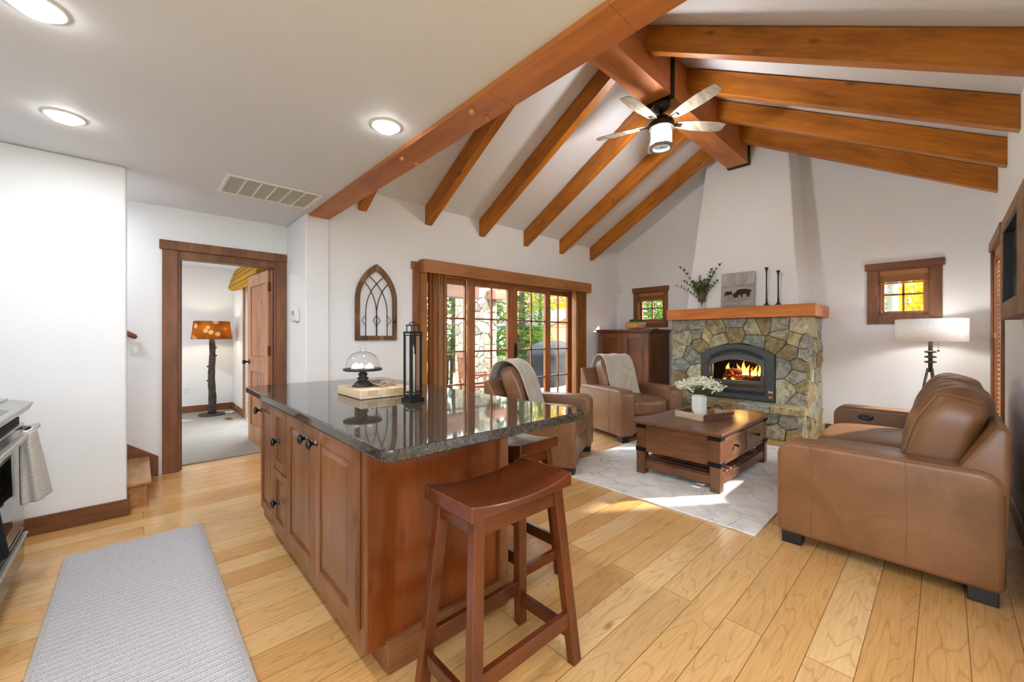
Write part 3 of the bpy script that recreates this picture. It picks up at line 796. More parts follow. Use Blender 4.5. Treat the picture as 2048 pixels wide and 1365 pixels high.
# hearth ledge slabs
mb = MB(); cols = []
y = 2.86
for i, wd in enumerate((.30, .40, .34, .36, .36)):
    y1 = y-wd; c = lin(SC[(i*3+1) % len(SC)])
    n0 = len(mb.bm.faces)
    def fn(a, b, y=y, y1=y1, i=i):
        yy = y-.004+(y1-y+.008)*a; x = 5.69+.34*b
        return (x-XF, yy-1.98, .41+.01*noise.noise(Vector((x*8, yy*8, i)))+.004*i % .012)
    nu, nv = 10, 9; top = [[None]*(nv+1) for _ in range(nu+1)]; bot = [[None]*(nv+1) for _ in range(nu+1)]
    for a in range(nu+1):
        for b in range(nv+1):
            p = Vector(fn(a/nu, b/nv)); ed = (b == 0)
            p.x += (.022*noise.noise(Vector((p.y*9, i*2.3, 0)))-.006 if ed else 0)
            if ed: p.z -= .016
            top[a][b] = mb.v(p)
            bot[a][b] = mb.v((p.x+(.012 if ed else 0)+.012*noise.noise(Vector((p.y*14, 5, i))), p.y, .325)) if a in (0, nu) or b in (0, nv) else None
    for a in range(nu):
        for b in range(nv): mb.face([top[a][b], top[a+1][b], top[a+1][b+1], top[a][b+1]])
        mb.face([top[a][0], bot[a][0], bot[a+1][0], top[a+1][0]]); mb.face([top[a][nv], top[a+1][nv], bot[a+1][nv], bot[a][nv]])
    for b in range(nv):
        mb.face([top[0][b], top[0][b+1], bot[0][b+1], bot[0][b]]); mb.face([top[nu][b], bot[nu][b], bot[nu][b+1], top[nu][b+1]])
    cols += [c]*(len(mb.bm.faces)-n0); y = y1
o = mb.build('hearth_slab', STONE, fp, smooth=False); attr_colors(o, cols)

# mantel
t = thing('mantel_shelf', 'thick orange-brown timber mantel on the stone fireplace', 'mantel', (6.30, 1.955, 1.515))
m = MB().box(-.42, .42, -.915, .915, 0, .152)
m.build('timber', wood('mantel timber ', (216, 130, 54), (186, 102, 36), 'y', .4, .7, 0, .35), t, bev=.006)

# fireplace insert
ins = thing('fireplace_insert', 'arched dark grey fireplace insert with glass door and a lit fire', 'fireplace insert', (FX, 1.93, .43))
GRM = flat('charcoal enamel', (82, 86, 86), .42, .35, .5, 30, .06)
def Q(p): return [(a-1.93, b-.43) for a, b in p]
fr = MB()
o_ = Q(arch(1.475, 2.385, .432, 1.03, 1.166)); i_ = Q(arch(1.575, 2.285, .60, .93, 1.03))
fr.strip(o_, i_, -.075, -.03, 'yz')
fr.build('surround', GRM, ins, bev=.003)
dr = MB(); i2 = Q(arch(1.635, 2.232, .675, .885, .955))
dr.strip(i_, i2, -.066, -.03, 'yz'); dr = dr.build('glass_door', flat('door frame grey', (104, 108, 103), .35, .5, .5, 20, .06), ins, bev=.004)
m = MB(); q = i2; m.face([m.v((-.045, a, b)) for a, b in q]); m.build('pane', glass_thin('fire glass', (1,1,1,1), .5), dr)
m = MB().box(-.085, -.06, -.36, .36, .165, .20); m.build('door_rail', flat('rail bronze', (96, 80, 60), .35, .7, .5), ins, bev=.004)
# hinge rods
for s in (-1, 1):
    m = MB(); m.tube([(-.092, s*.335, .13), (-.092, s*.335, .56)], .006, 8)
    for z in (.16, .34, .53): m.sph((-.092, s*.335, z), .011, 8)
    m.tube([(-.09, s*.335, .50), (-.086, s*.40, .47)], .006, 6); m.sph((-.084, s*.415, .465), .012, 8); m.sph((-.084, s*.415, .135), .012, 8)
    m.build('hinge_rod', flat('worn brass rod', (132, 122, 88), .35, .8, .5), ins, smooth=True)
# lattice vents
m = MB(); x = -.0765
def lat(mm, cen, N, hh):
    for k in range(N):
        a0, a1 = cen(k/N), cen((k+1)/N)
        for p, q in (((a0[0], a0[1]-hh), (a1[0], a1[1]+hh)), ((a0[0], a0[1]+hh), (a1[0], a1[1]-hh))):
            mm.tube([(x-.002, p[0], p[1]), (x-.002, q[0], q[1])], .0042, 5)
up = lambda t: (-.32+.64*t, .648-.098*((2*t-1)**2))
lw = lambda t: (-.36+.72*t, .09)
for f in (up, lw):
    dk = MB()
    for k in range(24):
        a, b = f(k/24), f((k+1)/24)
        dk.face([dk.v((x, a[0], a[1]-.024)), dk.v((x, b[0], b[1]-.024)), dk.v((x, b[0], b[1]+.024)), dk.v((x, a[0], a[1]+.024))])
    o = dk.build('vent_opening', flat('vent black', (8, 8, 8), .8), ins)
    m = MB(); lat(m, f, 21, .024); m.build('lattice', GRM, o)
MB().box(-.079, -.074, -.435, -.385, .105, .135).build('label_plate', flat('cream label', (214, 210, 196), .4), ins)
m = MB(); m.lathe([(0,0),(.024,0),(.024,.003),(0,.003)], 20, (0,0,0), Matrix.Translation((-.075, -.41, .052)) @ Matrix.Rotation(-PI/2, 4, 'Y') @ Matrix.Diagonal((.8, 1.05, 1, 1)))
m.build('oval_badge', flat('orange badge', (196, 104, 60), .4), ins)
m = MB(); m.lathe([(.013,.003),(.013,.0045),(.009,.0045),(.009,.003)], 16, (0,0,0), Matrix.Translation((-.075, -.41, .052)) @ Matrix.Rotation(-PI/2, 4, 'Y') @ Matrix.Diagonal((.8, 1.05, 1, 1)))
m.build('badge_mark', flat('badge cream', (226, 200, 160), .4), ins)
fb = MB()
fb.box(.44, .46, -.44, .44, 0, .73).box(0, .46, -.455, -.44, 0, .73).box(0, .46, .44, .455, 0, .73).box(-.02, .46, -.44, .44, .18, .20).box(-.02, .46, -.44, .44, .71, .73)
fb.build('firebox', flat('soot black', (14, 12, 11), .85, 0, .1), ins)
# fire: logs, embers and flames
CHAR = None
t_ = NT('charred log'); v_ = t_.coords((1,1,1)); n_ = t_.noise(v_, 26, 5, .7, 1)
b_ = t_.bsdf(t_.ramp(n_, [(.35, lin((18,12,9))), (.6, lin((78,38,20)))]).outputs[0], .85, bump=n_, bstr=.6)
t_.link(t_.ramp(n_, [(.56,(0,0,0,1)),(.68,(1,.10,.01,1))]).outputs[0], b_.inputs['Emission Color']); b_.inputs['Emission Strength'].default_value = 1.6
CHAR = t_.m
def log(name, label, p0, p1, r):
    o0 = Vector(p0); d = Vector(p1)-o0
    t = thing(name, label, 'log', (FX+p0[0], 1.93+p0[1], .43+p0[2]), 0)
    m = MB(); m.tube([d*k/9 for k in range(10)], [r*(1+.13*noise.noise(Vector((k*1.3, r*99, 0)))) for k in range(10)], 12)
    m.build('wood', CHAR, t, smooth=True)
log('fire_log', 'burning log lying along the front of the grate', (.10, -.24, .258), (.12, .22, .262), .048)
log('fire_log', 'burning log at the back of the grate', (.26, -.22, .262), (.24, .25, .262), .052)
log('fire_log', 'burning log laid slanting across the other two', (.10, .19, .342), (.26, -.22, .352), .044)
FL = NT('flame'); tc_ = FL.new('ShaderNodeTexCoord'); sx_ = FL.new('ShaderNodeSeparateXYZ'); FL.link(tc_.outputs['Generated'], sx_.inputs[0])
cr_ = FL.ramp(sx_.outputs[2], [(0, (1, .62, .16, 1)), (.45, (1, .42, .06, 1)), (1, (.85, .12, .01, 1))])
em_ = FL.new('ShaderNodeEmission'); em_.inputs[1].default_value = 2.0; FL.link(cr_.outputs[0], em_.inputs[0])
tr_ = FL.new('ShaderNodeBsdfTransparent'); ms_ = FL.new('ShaderNodeMixShader')
FL.link(FL.ramp(sx_.outputs[2], [(.3, (1,1,1,1)), (1, (.25,.25,.25,1))]).outputs[0], ms_.inputs[0])
FL.link(tr_.outputs[0], ms_.inputs[1]); FL.link(em_.outputs[0], ms_.inputs[2]); FL.link(ms_.outputs[0], FL.out.inputs[0])
fire = thing('fire', 'orange and yellow flames rising from the logs in the insert', 'fire', (FX+.15, 1.93, .76))
fl = [(.17,.0,.17,.035),(.13,.02,.10,.026),(.10,.0,.07,.022),(-.04,.0,.20,.034),(-.075,.02,.15,.026),(-.02,.02,.10,.034),(.05,.05,.16,.024),(.03,.06,.11,.02),(-.17,.02,.15,.024),(-.21,.03,.16,.02),(-.145,.0,.09,.024),(-.12,.04,.12,.016),(.20,-.08,.05,.02),(.085,-.10,.06,.024),(.06,-.10,.045,.02)]
for k, (yy, xx, h, r) in enumerate(fl):
    z0 = -.03 if xx > -.05 else -.12
    m = MB(); n = 10; pts = []; rs = []
    for i in range(n+1):
        tt = i/n; pts.append((xx+.01*math.sin(tt*5+k), yy+.022*math.sin(tt*4+k*1.7)*tt, z0+h*tt)); rs.append(max(.0012, r*(math.sin(PI*min(1, tt*.86+.14))**.8)*(1-.55*tt)))
    m.tube(pts, rs, 10); m.build('flame', FL.m, fire, smooth=True)
ld = bpy.data.lights.new('fire_light', 'POINT'); ld.energy = 5; ld.color = (1, .5, .15); ld.shadow_soft_size = .08
lo = bpy.data.objects.new('fire_light', ld); C.objects.link(lo); lo.location = (0, 0, .06); lo.parent = fire
m = MB()
random.seed(3)
for k in range(60):
    m.sph((random.uniform(-.08, .2), random.uniform(-.22, .22), -.12+random.uniform(0, .014)), random.uniform(.008, .018), 6, (1,1,.8), .2)
o = m.build('embers', CHAR, fire); o['kind'] = 'stuff'

# on the mantel
MZ = 1.668
t = thing('branch_vase', 'clear footed vase with a brown sleeve holding leafy branches on the mantel', 'vase', (6.0, 2.395, MZ))
m = MB(); m.lathe([(0,.003),(.052,.003),(.056,.008),(.05,.06),(.036,.13),(.033,.13),(.046,.06),(.05,.012),(0,.01)], 24); m.build('glass_base', GLASS, t, smooth=True)
m = MB(); m.lathe([(.053,.112),(.056,.112),(.043,.262),(.04,.262),(.053,.112)], 24); m.build('sleeve', flat('taupe sleeve', (104, 86, 58), .7), t, smooth=True)
LEAF = None
tl = NT('olive leaf'); vl = tl.coords(); nl = tl.noise(vl, 30, 2)
tl.bsdf(tl.ramp(nl, [(.3, lin((52, 68, 36))), (.7, lin((104, 124, 66)))]).outputs[0], .5, 0, .3); LEAF = tl.m
STEM = flat('brown stem', (88, 66, 42), .8)
def leaf(m, p, d, L, w, up=Vector((0,0,1))):
    d = d.normalized(); s = d.cross(up)
    if s.length < 1e-4: s = Vector((1,0,0))
    s.normalize(); n = s.cross(d)
    P = [p, p+d*L*.35+s*w-n*w*.25, p+d*L*.7+s*w*.7, p+d*L, p+d*L*.7-s*w*.7, p+d*L*.35-s*w-n*w*.25]
    Vv = [m.v(q) for q in P]; mid = m.v(p+d*L*.5+n*w*.25)
    for i in range(6): m.face([Vv[i], Vv[(i+1) % 6], mid])
random.seed(11)
ends = [(-.02,.30,.62),(.0,.25,.42),(.02,.15,.40),(.03,.06,.38),(.0,-.04,.40),(-.02,-.16,.48),(.0,-.24,.60),(.02,-.20,.38),(-.05,.10,.33),(-.06,-.08,.34),(.0,.36,.37),(-.04,.02,.46),(.03,-.12,.55)]+[(random.uniform(-.06,.05), random.uniform(-.10,.10), random.uniform(.29,.40)) for _ in range(10)]
for ex, ey, ez in ends:
    st = MB(); lf_ = MB(); base_ = Vector((0, 0, .03)); pts = []
    for i in range(11):
        tt = i/10; pts.append(Vector((ex*tt**1.6, ey*tt**1.7, .03+(ez-.03)*(tt**.9))))
    st.tube(pts, [.0022-.0012*i/10 for i in range(11)], 5)
    for i in range(3, 11):
        for k in range(5):
            a = random.uniform(0, 2*PI); dd = (pts[i]-pts[i-1]).normalized()+Vector((math.cos(a), math.sin(a), random.uniform(-.3, .6)))*.9
            leaf(lf_, pts[i]+Vector((0,0,random.uniform(-.012,.012))), dd, random.uniform(.03, .055), random.uniform(.007, .012))
    so = st.build('branch', STEM, t, smooth=True); lf_.build('leaves', LEAF, so)
# picture of two bison
pb = thing('wood_print', 'square weathered wood print of two dark bison leaning on the mantel', 'picture', (5.99, 1.925, MZ+.005), R(-90))
pb.rotation_euler = (R(-5.5), 0, R(-90))
PW, PH = .415, .475
MB().box(-PW/2, PW/2, -.012, .012, 0, PH).build('board', wood('weathered print ', (176, 172, 164), (150, 144, 134), 'z', .7, 1.2, 0, .45), pb, bev=.002)
MB().box(-PW/2+.002, PW/2-.002, -.0125, -.0119, .003, PH*.64).build('snowy_field', wood('printed field ', (168, 164, 156), (136, 132, 126), 'x', .8, 1.4, 0, .55, False), pb)
big = [(.358,.352),(.384,.294),(.434,.254),(.493,.277),(.518,.257),(.551,.339),(.599,.336),(.634,.257),(.658,.249),(.67,.354),(.766,.359),(.804,.324),(.782,.271),(.807,.258),(.84,.321),(.855,.256),(.875,.254),(.879,.362),(.896,.405),(.911,.393),(.919,.435),(.905,.469),(.881,.479),(.832,.485),(.723,.508),(.591,.508),(.496,.486),(.451,.423),(.404,.393)]
sml = [(.101,.334),(.115,.39),(.13,.445),(.16,.466),(.329,.454),(.35,.419),(.345,.375),(.342,.319),(.309,.366),(.249,.359),(.214,.327),(.189,.363),(.153,.354),(.131,.317)]
BI = flat('printed bison brown', (62, 44, 34), .8, 0, .2, 60, .3)
for q in (big, sml):
    m = MB(); m.face([m.v((-PW/2+a*PW, -.013, b*PH)) for a, b in q]); bmesh.ops.triangulate(m.bm, faces=m.bm.faces[:]); m.build('printed_bison', BI, pb)
def candlestick(y, h, label):
    t = thing('candlestick', label, 'candlestick', (6.0, y, MZ), 0, 'candlesticks on the mantel')
    m = MB(); m.lathe([(0,0),(.042,0),(.043,.005),(.022,.018),(.012,.045),(.009,.12),(.0075,h*.6),(.0085,h*.86),(.012,h*.93),(.024,h),(.022,h),(.009,h*.94),(0,h*.94)], 24); m.build('stem', flat('antique bronze', (54, 50, 46), .4, .7), t, smooth=True)
candlestick(1.576, .50, 'taller dark flared candlestick, next to the bison print')
candlestick(1.445, .445, 'shorter dark flared candlestick at the right end of the mantel')
# ------------------------------------------------------------------ leather seating
def leather(name, rgb, hi):
    t = NT(name); v = t.coords()
    n = t.noise(v, 3.0, 4, .6, .6); f = t.noise(v, 220, 2, .6)
    t.bsdf(t.ramp(n, [(.28, lin(rgb)), (.72, lin(hi))]).outputs[0], .36, 0, .5, bump=f, bstr=.06, bdist=.004); return t.m
LE_S = leather('tan leather', (110, 74, 46), (140, 98, 64))
LE_C = leather('chestnut leather', (114, 78, 52), (142, 102, 72))
STITCH = flat('leather stitch', (132, 92, 62), .6)
FOOT = flat('black foot', (26, 25, 25), .45)
def rr(y0, y1, z0, z1, r, n=6, rt=None):
    """rounded-top side profile (y,z)"""
    P = [(y0+.01, z0), (y1-.01, z0), (y1, z0+.03)]
    for i in range(n+1): a = PI/2*i/n; P.append((y1-r+r*math.cos(a), z1-r+r*math.sin(a)))
    r2 = rt or r
    for i in range(n+1): a = PI/2+PI/2*i/n; P.append((y0+r2+r2*math.cos(a), z1-r2+r2*math.sin(a)))
    P.append((y0, z0+.03)); return P
def seat_furniture(t, width, nseat, mat, depth=.90, arm=.20, armz=.625, bt=.105, seams=(.28, -.12)):
    """front faces +y, x along the seat, origin on the floor in the middle"""
    hw = width/2; hd = depth/2
    for s in (-1, 1):
        x0 = s*hw; x1 = s*(hw-arm)
        m = MB().prism(rr(-hd, hd, .065, armz, .085), min(x0, x1), max(x0, x1), 'yz')
        a = m.build('arm', mat, t, smooth=True, bev=.028, seg=4, ang=50)
        sm = MB()
        for y in seams: sm.tube([(x0+s*.001, y, .075), (x0+s*.0015, y-.004, .3), (x0+s*.001, y, armz-.012)], .0022, 5)
        prof = rr(-hd, hd, .065, armz, .085)[2:-1]
        sm.tube([(s*(hw-.012), y*.992, z-.004*(z > .3)) for y, z in prof], .0042, 6)
        sm.build('seam', STITCH, a)
    MB().box(-hw+arm-.01, hw-arm+.01, -hd+.06, hd-.055, .085, .31).build('base', mat, t, bev=.02, seg=3)
    MB().box(-hw+arm+.002, hw-arm-.002, hd-.06, hd-.035, .09, .30).build('footrest_panel', mat, t, bev=.02, seg=3)
    cw = (width-2*arm)/nseat
    for i in range(nseat):
        cx = -hw+arm+cw*(i+.5)
        m = MB().pillow((cx, .10, .395), (cw/2-.003, .345, .095), 7, (0, .03, .35), 12); m.build('seat_cushion', mat, t, smooth=True, sub=1)
    bk = MB(); pts = [(-hd, .085), (-hd+.17, .085), (-hd+.155, .60), (-hd+.035, .825), (-hd+.005, .84), (-hd-.02, .815)]
    bk.prism(pts, -hw+.03, hw-.03, 'yz'); bk.build('back_frame', mat, t, smooth=True, bev=.03, seg=4, ang=35)
    for i in range(nseat):
        cx = -hw+arm+cw*(i+.5)
        def fn(w, q, i=i):
            # pleats down the front, a bulging crown
            k = .018*math.sin(q[0]*10+i+q[2]*2.5)*max(0, q[2]+.4)*(1-abs(q[0])**4)+.012*noise.noise(Vector((w.x*7+i*3, w.z*6, 1.3)))
            return Vector((w.x, w.y+k+.05*(1-q[2]**2)*(q[1] > 0), w.z+.014*noise.noise(Vector((w.x*9, w.y*9, i)))))
        H3 = (cw/2+.004, bt, .275); PF = (0, .14, .05)
        Mx = Matrix.Translation((cx, -.16-bt, .705)) @ Matrix.Rotation(R(18), 4, 'X')
        m = MB().pillow((0, 0, 0), H3, 4.6, PF, 18, Mx, fn); c = m.build('back_cushion', mat, t, smooth=True, sub=1)
        for s in (-1, 1):
            P_ = []; sm = MB()
            for k in range(31):
                u = k/30*2.6
                p = (s, 1, -.6+1.6*min(1, u/1.6)) if u < 1.6 else (s, 1-(u-1.6)*1.6, 1)
                L = max(abs(a) for a in p); q_ = sum(abs(a)**4.6 for a in p)**(1/4.6)
                x, y, z = (a*L/q_ for a in p)
                P_.append(Mx @ fn(Vector((x*H3[0], y*(1+PF[1]*(1-x*x)*(1-z*z))*H3[1], z*(1+PF[2]*(1-x*x)*(1-y*y))*H3[2]))*1.004, (x, y, z)))
            sm.tube(P_, .0055, 6)
            sm.build('seam', STITCH, c, smooth=True)
    for x in (-hw+.07, hw-.07):
        for y in (-hd+.07, hd-.07): MB().box(x-.05, x+.05, y-.05, y+.05, 0, .07).build('foot', FOOT, t, bev=.004)
sofa = thing('sofa', 'tan leather sofa with two seats along the right wall', 'sofa', (3.925, .255, 0))
seat_furniture(sofa, 2.05, 2, LE_S)
m = MB(); m.lathe([(0,0),(.035,0),(.04,.004),(.034,.009),(.02,.006),(0,.006)], 20, (0,0,0), Matrix.Translation((.825, .22, .545)) @ Matrix.Rotation(-PI/2, 4, 'Y') @ Matrix.Diagonal((.7, 1.35, 1, 1)))
m.build('recline_control', flat('control blue black', (34, 40, 52), .3), sofa, smooth=True)

def place(fl, fwd, width, depth=.9):
    """from the front corner on the floor and the forward direction: centre and rotation"""
    f = Vector((fwd[0], fwd[1], 0)).normalized()
    return f
# chair by the island: front corners (2.87,2.25) and (3.74,2.68)
ch2 = thing('armchair', 'brown leather armchair behind the island counter with a throw over its back', 'armchair', (3.305-.443*.45, 2.465+.896*.45, 0), R(206.3), 'leather armchairs')
seat_furniture(ch2, .97, 1, LE_C, bt=.08, seams=(.20,))
# chair by the cabinet: front corners (4.2,2.58) and (5.08,2.28)
ch1 = dup(ch2, (4.64+.322*.45, 2.43+.947*.45, 0), R(161.2), 'brown leather armchair in front of the tall wooden cabinet', 'leather armchairs')

def fleece(name, rgb):
    t = NT(name); v = t.coords(); n = t.noise(v, 90, 4, .7); n2 = t.noise(v, 7, 3, .6, 1.5)
    c = t.ramp(n2, [(.3, lin(tuple(x*.86 for x in rgb))), (.7, lin(rgb))]).outputs[0]
    t.bsdf(c, .95, 0, .1, bump=n, bstr=.6, bdist=.008, Sheen_Weight=.4); return t.m
FLE = fleece('cream fleece', (206, 198, 180))
def throw(name, label, chair_loc, rz, x0, x1, fend, bend):
    t = thing(name, label, 'blanket', chair_loc, rz, 'throw blankets')
    path = []
    # down the front of the back cushion, over its crown, down behind the back
    for y, z in ((.01, fend), (-.02, .53), (-.05, .62), (-.085, .72), (-.13, .84), (-.195, .945), (-.28, 1.0), (-.37, 1.005), (-.44, .96), (-.475, .90), (-.495, .83), (-.50, .74), (-.50, bend)): path.append(Vector((0, y, z)))
    pts = []
    N = 40
    for i in range(N+1):
        u = i/N*(len(path)-1); k = min(int(u), len(path)-2); f = u-k
        p0 = path[max(k-1, 0)]; p1 = path[k]; p2 = path[k+1]; p3 = path[min(k+2, len(path)-1)]
        pts.append(.5*((2*p1)+(p2-p0)*f+(2*p0-5*p1+4*p2-p3)*f*f+(3*p1-p0-3*p2+p3)*f**3))
    def fn(a, b):
        p = pts[int(round(a*N))]; x = x0+(x1-x0)*b
        wv = .008*math.sin(b*13+a*4)+.010*noise.noise(Vector((x*6, a*5, 2)))
        return (x+.018*math.sin(a*7), p.y+.012+wv*(1 if a < .5 else -1)*.6, p.z+.012+wv*.6)
    m = MB().grid(fn, N, 16); m.build('cloth', FLE, t, smooth=True, solid=.016, sub=1)
throw('throw_blanket', 'cream fleece throw draped over the armchair behind the island', ch2.location, R(206.3), -.13, .305, .46, .52)
throw('throw_blanket', 'cream fleece throw hanging down the back of the armchair by the cabinet', ch1.location, R(161.2), -.20, .27, .47, .62)

# ------------------------------------------------------------------ rug and coffee table
def rug_mat():
    t = NT('pale patterned rug'); v = t.coords((1,1,1), False)
    n = t.noise(v, 6, 4, .6, 1.0); f = t.noise(v, 130, 3)
    c = t.ramp(n, [(.3, lin((206, 202, 196))), (.55, lin((228, 225, 220))), (.8, lin((238, 236, 232)))]).outputs[0]
    vo = t.new('ShaderNodeTexVoronoi', feature='DISTANCE_TO_EDGE'); vo.inputs['Scale'].default_value = 4.2
    wv = t.new('ShaderNodeVectorMath', operation='ADD'); nn = t.new('ShaderNodeTexNoise'); nn.inputs['Scale'].default_value = 9
    t.link(v, nn.inputs['Vector']); sc = t.new('ShaderNodeVectorMath', operation='SCALE'); sc.inputs['Scale'].default_value = .05
    t.link(nn.outputs['Color'], sc.inputs[0]); t.link(v, wv.inputs[0]); t.link(sc.outputs[0], wv.inputs[1]); t.link(wv.outputs[0], vo.inputs['Vector'])
    ln = t.ramp(vo.outputs['Distance'], [(.004, (1,1,1,1)), (.013, (0,0,0,1))]).outputs[0]
    br_ = t.ramp(t.noise(v, 5, 3), [(.5, (0,0,0,1)), (.6, (.8,.8,.8,1))]).outputs[0]
    fac = t.mix(1, ln, br_, 'MULTIPLY')
    c = t.mix(fac, c, lin((120, 110, 98)))
    t.bsdf(c, .95, 0, .1, bump=f, bstr=.5, bdist=.008); return t.m
rg = MB().box(2.85, 5.35, .81, 2.54, 0, .012)
o = rg.build('area_rug', rug_mat(), None, bev=.004); tag(o, 'pale grey low-pile rug with dark broken lines under the coffee table', 'rug')

def TABW(a): return wood('coffee table wood ', (112, 72, 46), (80, 49, 30), a, .38, 1.1, .1, .55)
ct = thing('coffee_table', 'square dark wood coffee table with iron corner straps, drawers and slatted shelf', 'coffee table', (4.0, 1.575, .012))
m = MB().box(-.65, .65, -.39, .39, .455, .482); m.build('tabletop', TABW('x'), ct, bev=.006)
for sx in (-1, 1):
    for sy in (-1, 1):
        lg = MB().box(sx*.62-.04*(sx+1), sx*.62+.04*(1-sx), sy*.365-.04*(sy+1), sy*.365+.04*(1-sy), 0, .455).build('leg', TABW('z'), ct, bev=.005)
m = MB().box(-.612, -.595, -.285, .285, .205, .452); m.build('side_panel', TABW('y'), ct, bev=.003)
m = MB().box(.595, .612, -.285, .285, .205, .452); m.build('side_panel', TABW('y'), ct, bev=.003)
m = MB().box(-.54, .54, .335, .352, .205, .452); m.build('back_panel', TABW('x'), ct, bev=.003)
m = MB().box(-.54, .54, -.355, -.33, .42, .452).box(-.54, .54, -.355, -.33, .205, .235).box(-.02, .02, -.355, -.33, .235, .42); m.build('drawer_rail', TABW('x'), ct, bev=.003)
for s in (-1, 1):
    d = MB().box(s*.28-.255, s*.28+.255, -.362, -.33, .238, .417).build('drawer', TABW('x'), ct, bev=.004)
    k = MB(); k.lathe([(0,0),(.008,0),(.006,.016),(.015,.022),(.016,.03),(.009,.036),(0,.036)], 14, (0,0,0), Matrix.Translation((s*.28, -.362, .33)) @ Matrix.Rotation(PI/2, 4, 'X')); k.build('knob', IRON, d, smooth=True)
    st = MB()
    for x in (-.245, .245):
        for i in range(5): st.sph((s*.28+x, -.3625, .255+i*.036), .0028, 6)
    st.build('stud', flat('stud steel', (150, 146, 140), .35, .9), d)
for sx in (-1, 1):
    for sy in (-1, 1):
        for z in (.415, .205):
            a, b = sx*.62, sy*.365
            m = MB().box(a-(.006 if sx < 0 else -.0), a+(.006 if sx > 0 else 0), min(b, b-sy*.095), max(b, b-sy*.095), z, z+.036)
            m.box(min(a, a-sx*.095), max(a, a-sx*.095), b-(.006 if sy < 0 else 0), b+(.006 if sy > 0 else 0), z, z+.036)
            for q in (.035, .075):
                m.sph((a-sx*q, b+sy*.008, z+.018), .007, 8); 
            m.sph((a+sx*.008, b-sy*.05, z+.018), .007, 8)
            m.build('corner_strap', IRON, ct)
m = MB().box(-.54, .54, -.355, -.325, .05, .12).box(-.54, .54, .325, .355, .05, .12).box(-.60, -.57, -.285, .285, .05, .12).box(.57, .60, -.285, .285, .05, .12)
m.build('shelf_rail', TABW('x'), ct, bev=.003)
for i in range(13):
    x = -.545+i*.0908; MB().box(x-.03, x+.03, -.33, .33, .115, .13).build('shelf_slat', TABW('y'), ct, bev=.003)

TZ = .4945
tr = thing('serving_tray', 'small wooden tray with hexagon metal handles on the coffee table', 'tray', (3.985, 1.575, TZ), R(-16))
TRW = wood('pale tray wood ', (190, 168, 142), (160, 136, 108), 'y', .5, 1, 0, .4)
MB().box(-.205, .205, -.145, .145, 0, .012).build('base', wood('tray base ', (120, 78, 48), (90, 56, 34), 'x', .5), tr)
for s in (-1, 1):
    MB().box(s*.205-.008, s*.205+.008, -.153, .153, 0, .058).build('end_wall', TRW, tr, bev=.002)
    hx = MB(); hx.tube([(s*.205, .05*math.cos(PI*k/3), .066+.028*math.sin(PI*k/3)) for k in range(6)], .0045, 6, closed=True); hx.build('handle', IRON, tr)
    sw = MB()
    for row in range(2):
        for i in range(7):
            x0 = -.195+i*.056+row*.028; sw.box(x0, x0+.050, s*.153-.010, s*.153+.010+(.004*((i+row) % 2)), row*.029, row*.029+.028)
    sw.build('side_wall', wood('block wall ', (112, 72, 44), (84, 50, 30), 'x', .5), tr, bev=.002)
vz = TZ+.0135
vs = thing('flower_jar', 'white ceramic jar of small cream flowers on the tray', 'vase', (3.945, 1.60, vz))
m = MB(); m.lathe([(0,0),(.058,0),(.064,.006),(.066,.02),(.066,.17),(.06,.19),(.05,.205),(.046,.205),(.054,.188),(.058,.17),(.058,.02),(0,.015)], 32); m.build('jar', flat('white ceramic', (232, 229, 222), .45, 0, .5, 15, .03), vs, smooth=True)
FLO = flat('cream blossom', (240, 238, 214), .7, 0, .2, 40, .06); GST = flat('green stem', (96, 122, 74), .7)
random.seed(21)
bl = MB(); st = MB(); lv = MB()
for k in range(92):
    a = random.uniform(0, 2*PI); rr_ = random.uniform(.02, 1)**.6; el = random.uniform(.25, 1)
    e = Vector((math.cos(a)*rr_*.19, math.sin(a)*rr_*.21, .215+.145*math.sqrt(max(.02, 1-rr_*rr_*.75))*random.uniform(.55, 1.05)))
    mid = Vector((e.x*.35, e.y*.35, .21))
    st.tube([(e.x*.05, e.y*.05, .10), mid, e], .0014, 4)
    for q in range(9):
        o_ = Vector((random.gauss(0, .015), random.gauss(0, .015), random.gauss(0, .013))); bl.sph(e+o_, random.uniform(.006, .0105), 6, (1,1,.9), .1)
    leaf(lv, mid, e-mid+Vector((0,0,.02)), .06, .007); leaf(lv, mid, Vector((e.x, e.y, .05)), .05, .006)
sto = st.build('stems', GST, vs); sto['kind'] = 'stuff'
o = bl.build('blossoms', FLO, vs, smooth=True); o['kind'] = 'stuff'; o = lv.build('leaves', LEAF, vs); o['kind'] = 'stuff'
t = thing('small_box', 'little wooden block with dark metal clasp beside the jar on the tray', 'box', (4.075, 1.575, vz), R(-16))
MB().box(-.05, .05, -.04, .04, 0, .055).build('body', wood('two tone block ', (150, 92, 58), (214, 190, 164), 'x', .5, 1.5, 0, .3, False), t, bev=.003)
m = MB().box(-.045, .045, -.012, .012, .055, .066); m.build('clasp', IRON, t, bev=.002)

